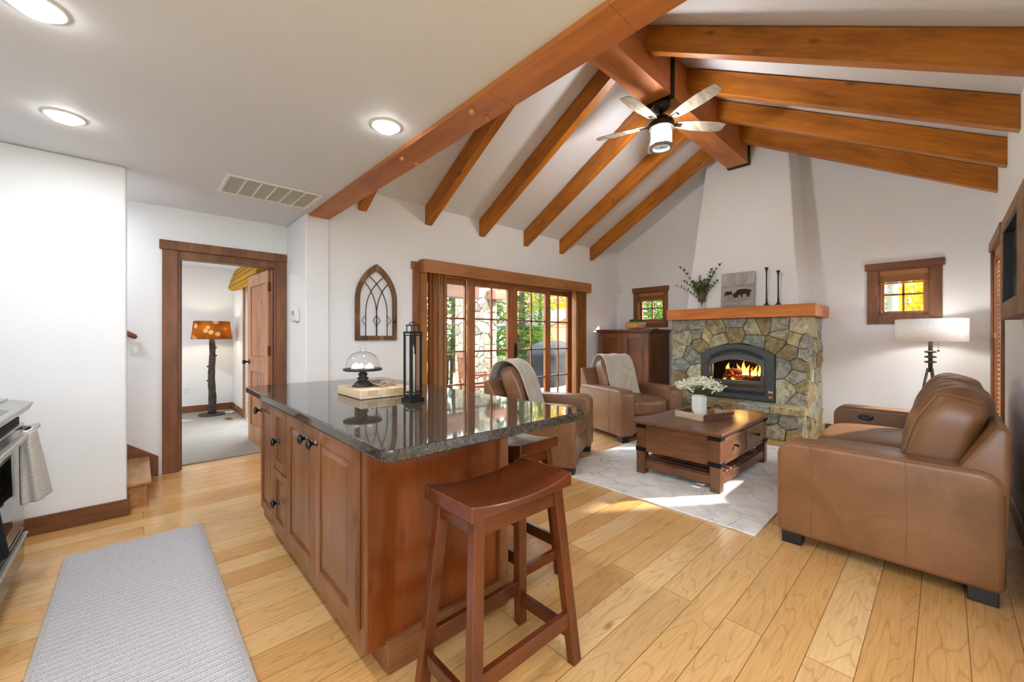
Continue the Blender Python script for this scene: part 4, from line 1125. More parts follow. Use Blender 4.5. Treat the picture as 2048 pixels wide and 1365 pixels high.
# ------------------------------------------------------------------ floor lamp behind the sofa
fl_ = thing('floor_lamp', 'tripod floor lamp with white drum shade behind the far end of the sofa', 'floor lamp', (6.30, .10, 0))
AB = flat('verdigris bronze', (74, 70, 60), .5, .6, .5, 25, .15)
for k in range(3):
    a = R(100+120*k); m = MB(); m.tube([(.02*math.cos(a), .02*math.sin(a), .92), (.055*math.cos(a), .055*math.sin(a), .70), (.23*math.cos(a), .23*math.sin(a), 0.004)], [.011, .011, .012], 8); m.build('leg', AB, fl_, smooth=True)
m = MB(); m.tube([(0,0,.88),(0,0,1.40)], .018, 12)
for z in (.99, 1.045, 1.10): m.lathe([(.02,z-.013),(.045,z-.008),(.05,z),(.045,z+.008),(.02,z+.013)], 20)
m.build('stem', AB, fl_, smooth=True)
def shade_mat(name, rgb, tr=.5):
    t = NT(name); v = t.coords((1,1,1)); n = t.noise(v, 70, 4)
    c = t.ramp(n, [(.3, lin(tuple(x*.94 for x in rgb))), (.7, lin(rgb))]).outputs[0]
    d = t.new('ShaderNodeBsdfDiffuse'); tl_ = t.new('ShaderNodeBsdfTranslucent'); t.link(c, d.inputs[0]); t.link(c, tl_.inputs[0])
    mx = t.new('ShaderNodeMixShader'); mx.inputs[0].default_value = tr; t.link(d.outputs[0], mx.inputs[1]); t.link(tl_.outputs[0], mx.inputs[2]); t.link(mx.outputs[0], t.out.inputs[0]); return t.m
m = MB(); m.lathe([(.28,1.215),(.28,1.455)], 40); m.build('lamp_shade', shade_mat('linen shade', (238, 236, 232), .4), fl_, smooth=True, solid=.003)
m = MB(); m.sph((0,0,1.345), .03, 12, (1,1,1.3)); m.build('bulb', emit('lamp bulb', (255, 236, 205), 10), fl_, smooth=True)
m = MB(); m.tube([(-.06,-.06,1.22),(-.06,-.06,1.13)], .0015, 5); m.sph((-.06,-.06,1.115), .011, 8); m.build('pull_chain', AB, fl_)
m = MB()
for k in range(3): a = 2*PI*k/3; m.tube([(0,0,1.43),(.279*math.cos(a),.279*math.sin(a),1.44)], .003, 5)
m.build('shade_spider', AB, fl_)
ld = bpy.data.lights.new('floor_lamp_light', 'POINT'); ld.energy = 8; ld.color = (1, .96, .9); ld.shadow_soft_size = .04
lo = bpy.data.objects.new('floor_lamp_light', ld); C.objects.link(lo); lo.location = (0, 0, 1.345); lo.parent = fl_

# ------------------------------------------------------------------ tall cabinet
ar = thing('tall_cabinet', 'dark stained wooden cabinet with two panelled doors left of the fireplace', 'cabinet', (6.32, 3.685, 0))
def ARW(a): return wood('cabinet brown ', (124, 76, 42), (90, 52, 26), a, .4, 1, .1, .5)
MB().box(-.33, .33, -.485, .485, .06, 1.335).build('body', ARW('z'), ar, bev=.003)
m = MB().box(-.385, .34, -.53, .53, 1.362, 1.388).box(-.365, .34, -.51, .51, 1.34, 1.362); m.build('cornice', ARW('y'), ar, bev=.006)
MB().box(-.35, .33, -.50, .50, 0, .08).build('plinth', ARW('y'), ar, bev=.005)
for s in (-1, 1):
    y0, y1 = (-.475, -.003) if s < 0 else (.003, .475)
    d = MB().frame(-.352, -.33, y0, y1, .10, 1.32, .085, 'x').build('door', ARW('z'), ar, bev=.004)
    m = MB(); m.box(-.338, -.33, y0+.085, y1-.085, .185, 1.235).box(-.346, -.33, y0+.115, y1-.115, .215, 1.205); m.build('raised_panel', ARW('z'), d, bev=.006)
    k = MB(); k.sph((-.37, s*.045, .75), .014, 10); k.tube([(-.352, s*.045, .75), (-.37, s*.045, .75)], .006, 8); k.build('knob', IRON, d, smooth=True)
cb = thing('cactus_bowl', 'round two-tone wooden bowl planted with small cacti on the tall cabinet', 'potted plant', (6.09, 3.51, 1.39))
m = MB(); m.lathe([(0,0),(.10,0),(.15,.02),(.175,.06),(.165,.10),(.14,.118),(.13,.118),(.15,.09),(0,.09)], 32)
m.build('bowl', wood('bowl wood ', (196, 140, 84), (226, 196, 156), 'z', .5, 2, 0, .2, False), cb, smooth=True)
CAC = flat('cactus green', (58, 92, 48), .6, 0, .3, 60, .3)
for x, y, r in ((0,.06,.055),(-.02,-.03,.06),(.05,0,.05),(-.06,.03,.045),(.03,-.08,.045)):
    m = MB()
    def fn(a, b, x=x, y=y, r=r):
        th = 2*PI*a; ph = PI*b; q = r*(1+.12*math.cos(th*10))*math.sin(ph)
        return (x+q*math.cos(th), y+q*math.sin(th), .12-r*1.05*math.cos(ph)*.9)
    m.grid(fn, 60, 10, True); m.build('cactus', CAC, cb, smooth=True)
t = thing('flat_book', 'thin closed book lying on the tall cabinet right of the cactus bowl', 'book', (6.10, 3.25, 1.39), R(8))
MB().box(-.08, .08, -.10, .10, 0, .014).build('cover', flat('book grey', (120, 108, 92), .6), t, bev=.002)
MB().box(-.075, .081, -.096, .096, .003, .011).build('pages', flat('pages', (226, 220, 206), .8), t)

# ------------------------------------------------------------------ framed screen on the right wall
t = thing('framed_mirror', 'dark mirror in a thick rough-sawn wooden frame on the right wall at the picture edge', 'mirror', (3.60, YR, 1.37))
RW = wood('rough sawn slab ', (150, 112, 78), (106, 74, 46), 'x', .65, 1, 0, .6)
MB().box(-.60, -.35, .002, .09, 0, .63).box(.40, .50, .002, .09, 0, .63).box(-.35, .40, .002, .09, 0, .10).box(-.35, .40, .002, .09, .56, .63).build('frame', RW, t, bev=.008)
MB().frame(-.36, .41, .01, .086, .09, .57, .02, 'y').build('inner_frame', BLACK, t, bev=.004)
MB().box(-.345, .395, .02, .055, .105, .555).build('mirror_glass', flat('dark mirror', (40, 46, 46), .12, .3, .6, 3, .02), t)
# ------------------------------------------------------------------ island
isl = thing('kitchen_island', 'reddish-brown wooden island cabinet with panelled doors and black knobs', 'kitchen island', (.935, 2.2, 0))
IX, IY = .935, 2.2
def bx(m, x0, x1, y0, y1, z0, z1): return m.box(x0-IX, x1-IX, y0-IY, y1-IY, z0, z1)
m = MB(); bx(m, .612, 1.27, 1.44, 2.99, .105, .868); m.build('carcass', CHERRY('z'), isl, bev=.002)
m = MB(); bx(m, .60, .614, 1.425, 1.47, .105, .868); bx(m, .60, .614, 2.955, 3.0, .105, .868); bx(m, .60, .614, 1.47, 2.955, .855, .868); bx(m, .60, .614, 1.47, 2.955, .105, .19)
m.build('face_frame', CHERRY('z'), isl, bev=.002)
m = MB(); bx(m, .614, 1.27, 1.425, 1.44, .105, .868); m.build('end_panel', PANELW('z'), isl, bev=.002)
m = MB(); bx(m, 1.235, 1.285, 1.405, 1.425, .0, .868); bx(m, 1.27, 1.285, 1.425, 3.0, .0, .868); m.build('corner_post', CHERRY('z'), isl, bev=.002)
m = MB(); bx(m, .68, 1.235, 1.405, 1.44, 0, .125); bx(m, .68, .70, 1.44, 2.97, 0, .105); bx(m, .70, 1.27, 2.955, 2.97, 0, .105); m.build('toe_kick', CHERRY('x'), isl, bev=.003)
KNOB = flat('gloss black knob', (14, 14, 15), .12, 0, .7, 5, .02)
def idoor(name, y0, y1, z0, z1, knob, raised=True):
    y0 -= IY; y1 -= IY; kx = .575-IX; w = .058 if y1-y0 > .35 else .045
    f = MB().frame(kx, kx+.024, y0, y1, z0, z1, w, 'x').build(name, CHERRY('z'), isl, bev=.004, seg=3)
    m = MB().box(kx+.012, kx+.022, y0+w, y1-w, z0+w, z1-w)
    if raised:
        a, b, c, d = y0+w+.006, y1-w-.006, z0+w+.006, z1-w-.006; k = .028
        o1 = [m.v((kx+.012, *p)) for p in ((a,c),(b,c),(b,d),(a,d))]; o2 = [m.v((kx+.004, *p)) for p in ((a+k,c+k),(b-k,c+k),(b-k,d-k),(a+k,d-k))]
        m.face(o2)
        for i in range(4): m.face([o1[i], o1[(i+1) % 4], o2[(i+1) % 4], o2[i]])
    m.build('door_panel' if 'door' in name else 'drawer_panel', CHERRY('z'), f)
    ky, kz = knob; kb = MB()
    kb.lathe([(0,0),(.012,0),(.012,.003),(.0065,.007),(.0065,.02),(.012,.025),(.0185,.031),(.019,.038),(.013,.043),(0,.044)], 18, (0,0,0), Matrix.Translation((kx, ky-IY, kz)) @ Matrix.Rotation(-PI/2, 4, 'Y') @ Matrix.Diagonal((1.25, 1, 1, 1)))
    kb.build('knob', KNOB, f, smooth=True)
idoor('door', 1.455, 1.905, .185, .856, (1.94-.065, .795))
idoor('door', 1.91, 2.362, .185, .856, (1.94+.06, .795))
idoor('drawer', 2.375, 2.64, .515, .856, (2.507, .685), False)
idoor('drawer', 2.375, 2.64, .185, .505, (2.507, .345), False)
idoor('door', 2.652, 2.965, .185, .856, (2.94, .80))

def granite():
    t = NT('dark speckled granite'); v = t.coords((1,1,1), False)
    vo = t.new('ShaderNodeTexVoronoi'); vo.inputs['Scale'].default_value = 190; t.link(v, vo.inputs['Vector'])
    n = t.noise(v, 55, 5, .7); n2 = t.noise(v, 9, 3)
    sx = t.new('ShaderNodeSeparateColor'); t.link(vo.outputs['Color'], sx.inputs[0])
    c = t.ramp(sx.outputs[0], [(0, lin((26,26,26))), (.45, lin((44,42,40))), (.7, lin((78,70,60))), (.9, lin((112,96,76)))]).outputs[0]
    c = t.mix(.6, c, t.ramp(n, [(.35, lin((24,24,25))), (.6, lin((66,60,54))), (.75, lin((104,90,72)))]).outputs[0])
    t.bsdf(c, .045, 0, .6); return t.m
def rrect(x0, x1, y0, y1, r, n=6):
    P = []
    for cx, cy, a0 in ((x1-r, y1-r, 0), (x0+r, y1-r, 90), (x0+r, y0+r, 180), (x1-r, y0+r, 270)):
        for i in range(n+1): a = R(a0+90*i/n); P.append((cx+r*math.cos(a), cy+r*math.sin(a)))
    return P
o = MB().prism(rrect(.555, 1.575, 1.155, 3.38, .05), .8695, .91, 'xy').build('countertop', granite(), None, bev=.006, seg=3)
tag(o, 'polished dark speckled granite slab on the island', 'countertop')
# bracket carrying the long overhang
m = MB().box(1.0-IX, 1.27-IX, 3.0-IY, 3.30-IY, .84, .868); m.build('support_rail', CHERRY('x'), isl)

# saddle stools
def STOOLW(a): return wood('stool cherry ', (94, 43, 17), (64, 27, 9), a, .24, 1, .4, .4, False)
def saddle(x, y, L=.245): return .735-.030*(1-(abs(x)/L)**2.2)
st1 = thing('bar_stool', 'reddish wood saddle-seat bar stool at the near end of the island', 'bar stool', (.995, 1.128, 0), 0, 'saddle bar stools')
m = MB(); N = 20; hx, hy = .245, .14
tp = [[m.v((-hx+2*hx*i/N, sy*hy, saddle(-hx+2*hx*i/N, 0))) for sy in (-1, 1)] for i in range(N+1)]
bt = [[m.v((-hx+2*hx*i/N, sy*hy, .685-.004)) for sy in (-1, 1)] for i in range(N+1)]
for i in range(N):
    m.face([tp[i][0], tp[i+1][0], tp[i+1][1], tp[i][1]]); m.face([bt[i][0], bt[i][1], bt[i+1][1], bt[i+1][0]])
    for s in (0, 1): m.face([tp[i][s], tp[i+1][s], bt[i+1][s], bt[i][s]])
for i in (0, N): m.face([tp[i][0], tp[i][1], bt[i][1], bt[i][0]])
m.build('seat', STOOLW('x'), st1, bev=.005, seg=2, ang=50)
def legpt(sx, sy, z): k = 1-z/.68; return Vector((sx*(.192+.055*k), sy*(.098+.052*k), z))
for sx in (-1, 1):
    for sy in (-1, 1):
        MB().bar(legpt(sx, sy, 0), legpt(sx, sy, .682), .036, .046, (1, 0, 0)).build('leg', STOOLW('z'), st1, bev=.004)
def rail(a, b, z, w, h, name): MB().bar(legpt(*a, z), legpt(*b, z), w, h).build(name, STOOLW('x' if a[1] == b[1] else 'y'), st1, bev=.003)
for s in (-1, 1):
    rail((-1, s), (1, s), .645, .02, .065, 'apron'); rail((s, -1), (s, 1), .645, .02, .065, 'apron')
    rail((-1, s), (1, s), .175, .024, .058, 'stretcher'); rail((s, -1), (s, 1), .115, .024, .05, 'stretcher')
dup(st1, (1.495, 1.64, 0), PI/2, 'matching bar stool tucked under the far corner of the countertop', 'saddle bar stools')

# on the counter
cbd = thing('cutting_board', 'thick pale end-grain board on the countertop', 'cutting board', (1.06, 2.38, .911))
m = MB().box(-.155, .155, -.175, .175, 0, .05)
t_ = NT('end grain board'); v_ = t_.coords((1,1,1)); ck = t_.new('ShaderNodeTexBrick'); ck.inputs['Scale'].default_value = 1; ck.inputs['Brick Width'].default_value = .055; ck.inputs['Row Height'].default_value = .03; ck.inputs['Mortar Size'].default_value = .0006
ck.inputs['Color1'].default_value = lin((196,158,112)); ck.inputs['Color2'].default_value = lin((226,206,176)); ck.inputs['Mortar'].default_value = lin((150,112,74))
mp_ = t_.new('ShaderNodeMapping'); mp_.inputs['Rotation'].default_value = (R(90), 0, 0); t_.link(v_, mp_.inputs[0]); t_.link(mp_.outputs[0], ck.inputs['Vector'])
t_.bsdf(ck.outputs[0], .55); m.build('board', t_.m, cbd, bev=.006, seg=3)
ck_ = thing('cake_stand', 'dark turned pedestal cake stand with glass dome on the board', 'cake stand', (1.0, 2.40, .961))
DW = wood('dark turned wood ', (52, 44, 38), (32, 28, 26), 'z', .5, 2, 0, .4, False)
m = MB(); m.lathe([(0,0),(.06,0),(.062,.006),(.052,.014),(.05,.02),(.038,.03),(.03,.036),(.026,.04),(.034,.048),(.034,.053),(.022,.058),(.024,.068),(.03,.074),(.024,.08),(.018,.085),(.026,.094),(.03,.098),(0,.098)], 32); m.build('pedestal', DW, ck_, smooth=True)
m = MB(); m.lathe([(0,.096),(.104,.096),(.112,.099),(.112,.110),(.106,.110),(.104,.106),(0,.106)], 40); m.build('plate', DW, ck_, smooth=True)
m = MB(); m.lathe([(.0985,.107),(.099,.112),(.097,.135),(.089,.165),(.072,.190),(.05,.204),(.03,.210),(.017,.214),(.012,.222),(.018,.230),(.02,.243),(.013,.256),(0,.26)], 40)
m.build('glass_dome', glass_thin('dome glass', (.99,.99,.99,1), 1.6), ck_, smooth=True)
VP = flat('white plaster bloom', (226, 222, 214), .7, 0, .2, 40, .08)
for k, (x, y, r, lb) in enumerate(((-.03,.02,.030,'left'), (.035,-.02,.028,'right'), (.01,.045,.026,'back'))):
    t = thing('decor_flower', ('left white ruffled decorative flower under the glass dome','right white ruffled decorative flower under the glass dome','rear white ruffled decorative flower under the glass dome')[k], 'ornament', (1.0+x, 2.40+y, .961+.107), k, 'ornaments under the dome')
    m = MB()
    for q in range(4):
        rr2 = r*(1-.2*q)
        def fn(a, b, rr2=rr2, q=q): th = 2*PI*a; w = 1+.13*math.sin(th*5+q*1.3); return (rr2*w*math.cos(th)*(1-.35*b), rr2*w*math.sin(th)*(1-.35*b), r*(.05+.28*q)+rr2*.9*b)
        m.grid(fn, 30, 4, True)
    m.lathe([(0,0),(r*.6,0),(r*.75,r*.3),(r*.5,r*.9),(0,r*1.3)], 14); m.build('petals', VP, t, smooth=True)
# string of beads/twine
t = thing('twine_garland', 'loose loops of pale twisted twine lying on the board beside the cake stand', 'garland', (1.10, 2.36, .962))
random.seed(5); pts = []
for i in range(160):
    a = i*.42; rr2 = .035+.028*math.sin(i*.37)
    pts.append((rr2*math.cos(a)+.02*math.sin(i*.13)+.01, 1.35*rr2*math.sin(a)+.025*math.cos(i*.09), .007+.02*abs(math.sin(i*.55))))
m = MB(); m.tube(pts, .0032, 5); m.build('twine', flat('pale twine', (168, 152, 132), .8, 0, .2, 120, .4), t, smooth=True)

ln = thing('candle_lantern', 'tall slim black metal lantern with glass sides on the countertop', 'lantern', (1.105, 1.985, .911), R(4)); ln.scale = (.72, .72, 1)
m = MB().box(-.062, .062, -.062, .062, 0, .018).box(-.048, .048, -.048, .048, .018, .035); m.build('base', BLACK, ln, bev=.002)
m = MB()
for sx in (-1, 1):
    for sy in (-1, 1): m.box(sx*.045-.0055, sx*.045+.0055, sy*.045-.0055, sy*.045+.0055, .035, .375)
m.box(-.052, .052, -.052, .052, .368, .380)
m.build('frame', BLACK, ln, bev=.001)
m = MB()
for s in (-1, 1):
    m.frame(-.036, .036, s*.047-.002, s*.047+.002, .045, .362, .006, 'y'); m.frame(s*.047-.002, s*.047+.002, -.036, .036, .045, .362, .006, 'x')
m.build('door_frame', BLACK, ln)
m = MB()
for s in (-1, 1): m.box(-.034, .034, s*.047-.0006, s*.047+.0006, .05, .358); m.box(s*.047-.0006, s*.047+.0006, -.034, .034, .05, .358)
m.build('glass', GLASS, ln)
m = MB()
for sx in (-1, 1):
    for sy in (-1, 1): m.box(sx*.032-.003, sx*.032+.003, sy*.032-.003, sy*.032+.003, .38, .412)
m.box(-.037, .037, -.037, .037, .410, .417); m.build('chimney', BLACK, ln)
m = MB(); m.tube([(-.032, 0, .417), (-.03, 0, .424), (-.012, 0, .428), (0, 0, .43), (.012, 0, .428), (.03, 0, .424), (.032, 0, .417)], .0028, 6); m.lathe([(0,.424),(.009,.427),(.009,.434),(0,.437)], 10); m.build('ring_handle', BLACK, ln)
cd = thing('candle', 'ivory flameless candle inside the black lantern', 'candle', (1.105, 1.985, .947))
m = MB(); m.lathe([(0,0),(.0125,0),(.0125,.215),(.0105,.222),(0,.22)], 20); m.build('wax', flat('ivory wax', (236, 228, 206), .5, 0, .3, 10, .02, Subsurface_Weight=.1), cd, smooth=True)
m = MB(); m.lathe([(0,.22),(.006,.225),(.0085,.24),(.006,.258),(0,.275)], 12); m.build('flame_tip', flat('flame plastic', (244, 226, 150), .35), cd, smooth=True)

# arched window frame decoration
aw = thing('arched_wall_frame', 'distressed wooden gothic-arch window frame with iron tracery on the white wall', 'wall decoration', (1.915, YF-.004, 1.225))
HW, SH, HT = .235, .43, .835
def gothic(w, sh, top, n=12):
    """outline, bottom left -> up -> apex -> bottom right"""
    h = top-sh; r = (h*h+w*w)/(2*w)          # arcs centred on the spring line
    P = [(-w, 0), (-w, sh*.5), (-w, sh)]
    a1 = math.asin(min(1, h/r))
    for i in range(1, n+1): a = a1*i/n; P.append((r-w-r*math.cos(a), sh+r*math.sin(a)))
    return P+[(-x, z) for x, z in P[::-1][1:]]
og = gothic(HW, SH, HT); ig = [(x, z+.05) for x, z in gothic(HW-.047, SH-.05, HT-.125)]
fm = wood('distressed frame ', (124, 90, 58), (84, 58, 40), 'z', .75, 1.6, 0, .8, True, (176, 148, 112))
m = MB().strip(og, ig, -.032, 0, 'xz'); m.build('frame', fm, aw, bev=.003)
RUST = flat('rusty iron rod', (74, 54, 46), .7, .4, .4, 50, .25)
def rod(pts): MB().tube([(x, -.016, z) for x, z in pts], .0052, 6).build('tracery_rod', RUST, aw, smooth=True)
xi = HW-.047
def inside(x, z): 
    h = HT-.125-(SH-.05); r = (h*h+xi*xi)/(2*xi); zz = z-.05-(SH-.05)
    if zz <= 0: return abs(x) <= xi
    return abs(x) <= math.sqrt(max(0, r*r-zz*zz))-(r-xi)
def arc(x0, side):
    rr3 = .62; P = [(x0, .05), (x0, .2), (x0, .30)]
    for i in range(1, 60):
        a = i*.02; p = (x0+side*(rr3-rr3*math.cos(a)), .30+rr3*math.sin(a)*.86)
        if not inside(*p): break
        P.append(p)
    return P
rod(arc(-.122, 1)); rod(arc(.122, -1)); rod(arc(.002, 1)); rod(arc(-.002, -1))
for cx, sides in ((-.122, (-1,)), (0, (-1, 1)), (.122, (1,))):
    for s in sides: MB().tube([(cx, -.016, .155), (cx+s*.043, -.016, .215), (cx, -.016, .275)], .0032, 6).build('diamond_rod', RUST, aw)
MB().box(.195, .215, -.036, -.03, .19, .215).build('latch', IRON, aw)

# ------------------------------------------------------------------ range, towels, rug, stairs
STEEL = flat('brushed steel', (176, 174, 170), .3, .85, .5, 60, .04)
DGL = flat('black oven glass', (22, 22, 24), .06, 0, .7, 4, .02)
rng = thing('kitchen_range', 'stainless steel slide-in range at the left picture edge', 'range', (-.80, 2.80, 0))
RX, RY = -.80, 2.80
m = MB().box(-.33, .315, -.60, .60, .05, .895); m.build('body', flat('dark range side', (60, 60, 60), .4, .5), rng, bev=.003)
MB().box(-.335, .31, -.60, .60, .895, .912).build('cooktop', DGL, rng, bev=.003)
m = MB().prism([(.29, .925), (.31, .925), (.385, .908), (.372, .872), (.33, .835), (.29, .83)], -.60, .60, 'xz'); m.build('control_panel', STEEL, rng, bev=.006, seg=3)
m = MB().prism([(.306, .9285), (.312, .9285), (.360, .9165), (.360, .913)], -.25, .18, 'xz'); m.build('touch_display', DGL, rng)
MB().box(.24, .295, -.60, .60, .905, .935).build('rear_trim', STEEL, rng, bev=.003)
MB().box(.315, .335, -.59, .59, .80, .832).build('vent_slot', flat('vent black', (8, 8, 8), .8), rng)
m = MB().frame(.315, .35, -.595, .595, .255, .80, .06, 'y') if False else MB().box(.315, .352, -.595, .595, .25, .80); d = m.build('oven_door', STEEL, rng, bev=.004)
MB().box(.3515, .354, -.30, .30, .33, .68).build('door_glass', DGL, d)
m = MB().box(.385, .412, -.595, .57, .768, .792)
for y in (-.54, .52): m.box(.352, .39, y-.012, y+.012, .77, .79)
m.build('door_handle', STEEL, d, bev=.004)
d = MB().box(.315, .352, -.595, .595, .055, .235).build('drawer', DGL, rng, bev=.004)
MB().box(.352, .372, -.57, .55, .20, .222).build('drawer_handle', STEEL, d, bev=.004)
def towel_mat(name, a, b):
    t = NT(name); v = t.coords((1,1,1), False); w = t.new('ShaderNodeTexWave', bands_direction='Z'); w.inputs['Scale'].default_value = 42; w.inputs['Distortion'].default_value = .6
    t.link(v, w.inputs['Vector']); n = t.noise(v, 200, 2)
    t.bsdf(t.ramp(w.outputs['Fac'], [(.3, lin(a)), (.7, lin(b))]).outputs[0], .9, 0, .1, bump=w.outputs['Fac'], bstr=.5, bdist=.004); return t.m
def towel(name, label, yc, hy, drop, hx, mat, ph):
    """a folded towel hung over the oven handle: a soft pleated bundle"""
    t = thing(name, label, 'towel', (RX+.3985, RY+yc, .78))
    def fn(a, b):
        th = 2*PI*a; top = min(1, (b+.004)/.07); r = math.sqrt(max(0, 1-(1-top)**2))
        if b > .985: r *= .90
        z = .022-(drop+.022)*min(b, .985)-.006*math.sin(th*2+ph)*b
        k = 1+(.13*math.sin(5*th+ph)+.06*math.sin(9*th+1))*min(1, b*2.5)
        ex = lambda q: math.copysign(abs(q)**.75, q)
        return ((hx[0]+(hx[1]-hx[0])*b)*r*ex(math.cos(th))*k+.024*b, (hy*(.85+.38*b))*(.35+.65*r)*ex(math.sin(th))*(.5+.5*k)+.03*b*b, z)
    m = MB().grid(fn, 64, 40, True); m.build('cloth', mat, t, smooth=True)
towel('dish_towel', 'cream and grey ribbed dish towel hanging at the end of the oven handle', .33, .115, .335, (.024, .046), towel_mat('ribbed towel', (150,144,134), (226,222,214)), .4)
towel('dish_towel', 'black dish towel on the oven handle cut by the left picture edge', -.53, .06, .31, (.022, .034), flat('black cloth', (30, 31, 36), .9, 0, .1, 150, .3), 1.7)
def mat_rug():
    t = NT('striped kitchen mat'); tc = t.new('ShaderNodeTexCoord'); sx = t.new('ShaderNodeSeparateXYZ'); t.link(tc.outputs['Object'], sx.inputs[0])
    def per(sock, k):
        a = t.new('ShaderNodeMath', operation='MULTIPLY'); a.inputs[1].default_value = k; t.link(sock, a.inputs[0]); b = t.new('ShaderNodeMath', operation='FRACT'); t.link(a.outputs[0], b.inputs[0]); return b.outputs[0]
    fy = per(sx.outputs[1], 1/.036); fx = per(sx.outputs[0], 1/.0095); fine = per(sx.outputs[1], 1/.008)
    base = t.ramp(t.noise(tc.outputs['Object'], 160, 3), [(.3, lin((160, 156, 158))), (.7, lin((192, 188, 191)))]).outputs[0]
    base = t.mix(.35, base, t.ramp(fine, [(.2, (.7,.7,.7,1)), (.5, (1.1,1.1,1.1,1))]).outputs[0], 'MULTIPLY')
    lt = t.ramp(fy, [(.50, (0,0,0,1)), (.53, (.8,.8,.8,1)), (.60, (.8,.8,.8,1)), (.64, (0,0,0,1))]).outputs[0]
    c = t.mix(lt, base, lin((226, 222, 220)))
    dk = t.ramp(fy, [(.61, (0,0,0,1)), (.63, (.9,.9,.9,1)), (.70, (.9,.9,.9,1)), (.72, (0,0,0,1))]).outputs[0]
    ds = t.ramp(fx, [(.72, (1,1,1,1)), (.78, (.2,.2,.2,1))]).outputs[0]
    c = t.mix(t.mix(1, dk, ds, 'MULTIPLY'), c, lin((58, 56, 58)))
    t.bsdf(c, .9, 0, .1, bump=fine, bstr=.3, bdist=.003); return t.m
kr = thing('kitchen_rug', 'flat-woven grey rug with fine dashed stripes between range and island', 'rug', (.008, 2.15, 0))
MB().box(-.295, .295, -1.24, 1.24, 0, .008).build('weave', mat_rug(), kr, bev=.002)
m = MB().frame(-.312, .312, -1.257, 1.257, 0, .010, .018, 'z'); m.build('binding', flat('grey binding', (176, 168, 164), .9, 0, .1, 150, .15), kr, bev=.003)

sta = thing('staircase', 'oak stair rising to the left behind the white partition', 'staircase', (.05, 4.46, 0))
OAK = wood('oak tread ', (184, 136, 84), (150, 102, 56), 'y', .33, 1, .2, .6)
OAKR = wood('oak riser ', (176, 124, 72), (140, 92, 48), 'y', .4, 1, .1, .6)
for k in range(4):
    x1 = -.265*k; z1 = .19*(k+1)
    MB().box(x1-.27, x1+.028, -.425, .41, z1-.028, z1).build('tread', OAK, sta, bev=.008, seg=3)
    MB().box(x1-.285, x1, -.405, .41, z1-.19, z1-.028).build('riser', OAKR, sta)
m = MB().prism([(.09, 0), (.09, .175), (-1.1, 1.02), (-1.1, .80), (-.0, 0)], .41, .428, 'xz'); m.build('skirt_board', TRIM('x'), sta, bev=.003)
hr = thing('handrail', 'tip of a brown wooden handrail peeking past the white partition edge', 'handrail', (-.03, 4.84, 1.265))
m = MB(); m.tube([(.025, 0, -.012), (.01, 0, 0), (-.06, 0, .04), (-1.1, 0, .76)], [.012, .022, .024, .024], 12); m.build('rail', TRIM('x'), hr, smooth=True)
m = MB(); m.tube([(-.35, .0, .225), (-.35, .045, .20)], .008, 8); m.build('bracket', BRONZE, hr)

# ------------------------------------------------------------------ bedroom beyond the doorway
lp = thing('log_lamp', 'rustic floor lamp with a log stem and amber leaf-pattern shade in the bedroom', 'floor lamp', (.875, 8.0, .012))
BARK = None
t_ = NT('dark bark'); v_ = t_.coords((1,1,.3)); n_ = t_.noise(v_, 40, 5, .7, 1)
t_.bsdf(t_.ramp(n_, [(.35, lin((34,28,24))), (.65, lin((88,76,66)))]).outputs[0], .85, bump=n_, bstr=.7, bdist=.01); BARK = t_.m
m = MB(); m.lathe([(0,0),(.175,0),(.18,.008),(.172,.022),(0,.022)], 28); m.build('base', BARK, lp)
m = MB(); m.tube([(.006*math.sin(i*.6), .006*math.cos(i*.7), .02+1.19*i/16) for i in range(17)], [.056-.018*i/16+.003*math.sin(i*2.3) for i in range(17)], 14)
for z, a in ((.55,2.8),(.45,4.2),(.78,3.4),(.95,.3),(1.08,5.6),(.30,.5)): m.sph((.052*math.cos(a), .052*math.sin(a), z), .016, 8, (1.3,1.3,1.0))
m.build('log_stem', BARK, lp, smooth=True)
t_ = NT('amber leaf shade'); v_ = t_.coords((1,1,1)); vo_ = t_.new('ShaderNodeTexVoronoi'); vo_.inputs['Scale'].default_value = 9; t_.link(v_, vo_.inputs['Vector']); n_ = t_.noise(v_, 6, 4)
c_ = t_.mix(t_.ramp(vo_.outputs['Distance'], [(.30, (1,1,1,1)), (.40, (0,0,0,1))]).outputs[0], t_.ramp(n_, [(.3, lin((150,92,34))), (.7, lin((204,142,64)))]).outputs[0], lin((232,206,160)))
d_ = t_.new('ShaderNodeBsdfDiffuse'); l_ = t_.new('ShaderNodeBsdfTranslucent'); t_.link(c_, d_.inputs[0]); t_.link(c_, l_.inputs[0]); mx_ = t_.new('ShaderNodeMixShader'); mx_.inputs[0].default_value = .6
t_.link(d_.outputs[0], mx_.inputs[1]); t_.link(l_.outputs[0], mx_.inputs[2]); t_.link(mx_.outputs[0], t_.out.inputs[0])
m = MB(); m.lathe([(.265,1.215),(.235,1.50)], 36); m.build('lamp_shade', t_.m, lp, smooth=True, solid=.003)
m = MB(); m.sph((0,0,1.33), .035, 12); m.build('bulb', emit('bedroom bulb', (255, 224, 170), 30), lp, smooth=True)
m = MB(); m.tube([(0,0,1.18),(0,0,1.50)], .008, 8); m.build('harp', BRONZE, lp)
ld = bpy.data.lights.new('log_lamp_light', 'POINT'); ld.energy = 36; ld.color = (1, .9, .76); ld.shadow_soft_size = .035
lo = bpy.data.objects.new('log_lamp_light', ld); C.objects.link(lo); lo.location = (0, 0, 1.33); lo.parent = lp
w = bpy.data.objects.new('window_6', None); C.objects.link(w); w['kind'] = 'structure'; w.location = (1.22, 6.65, .012)
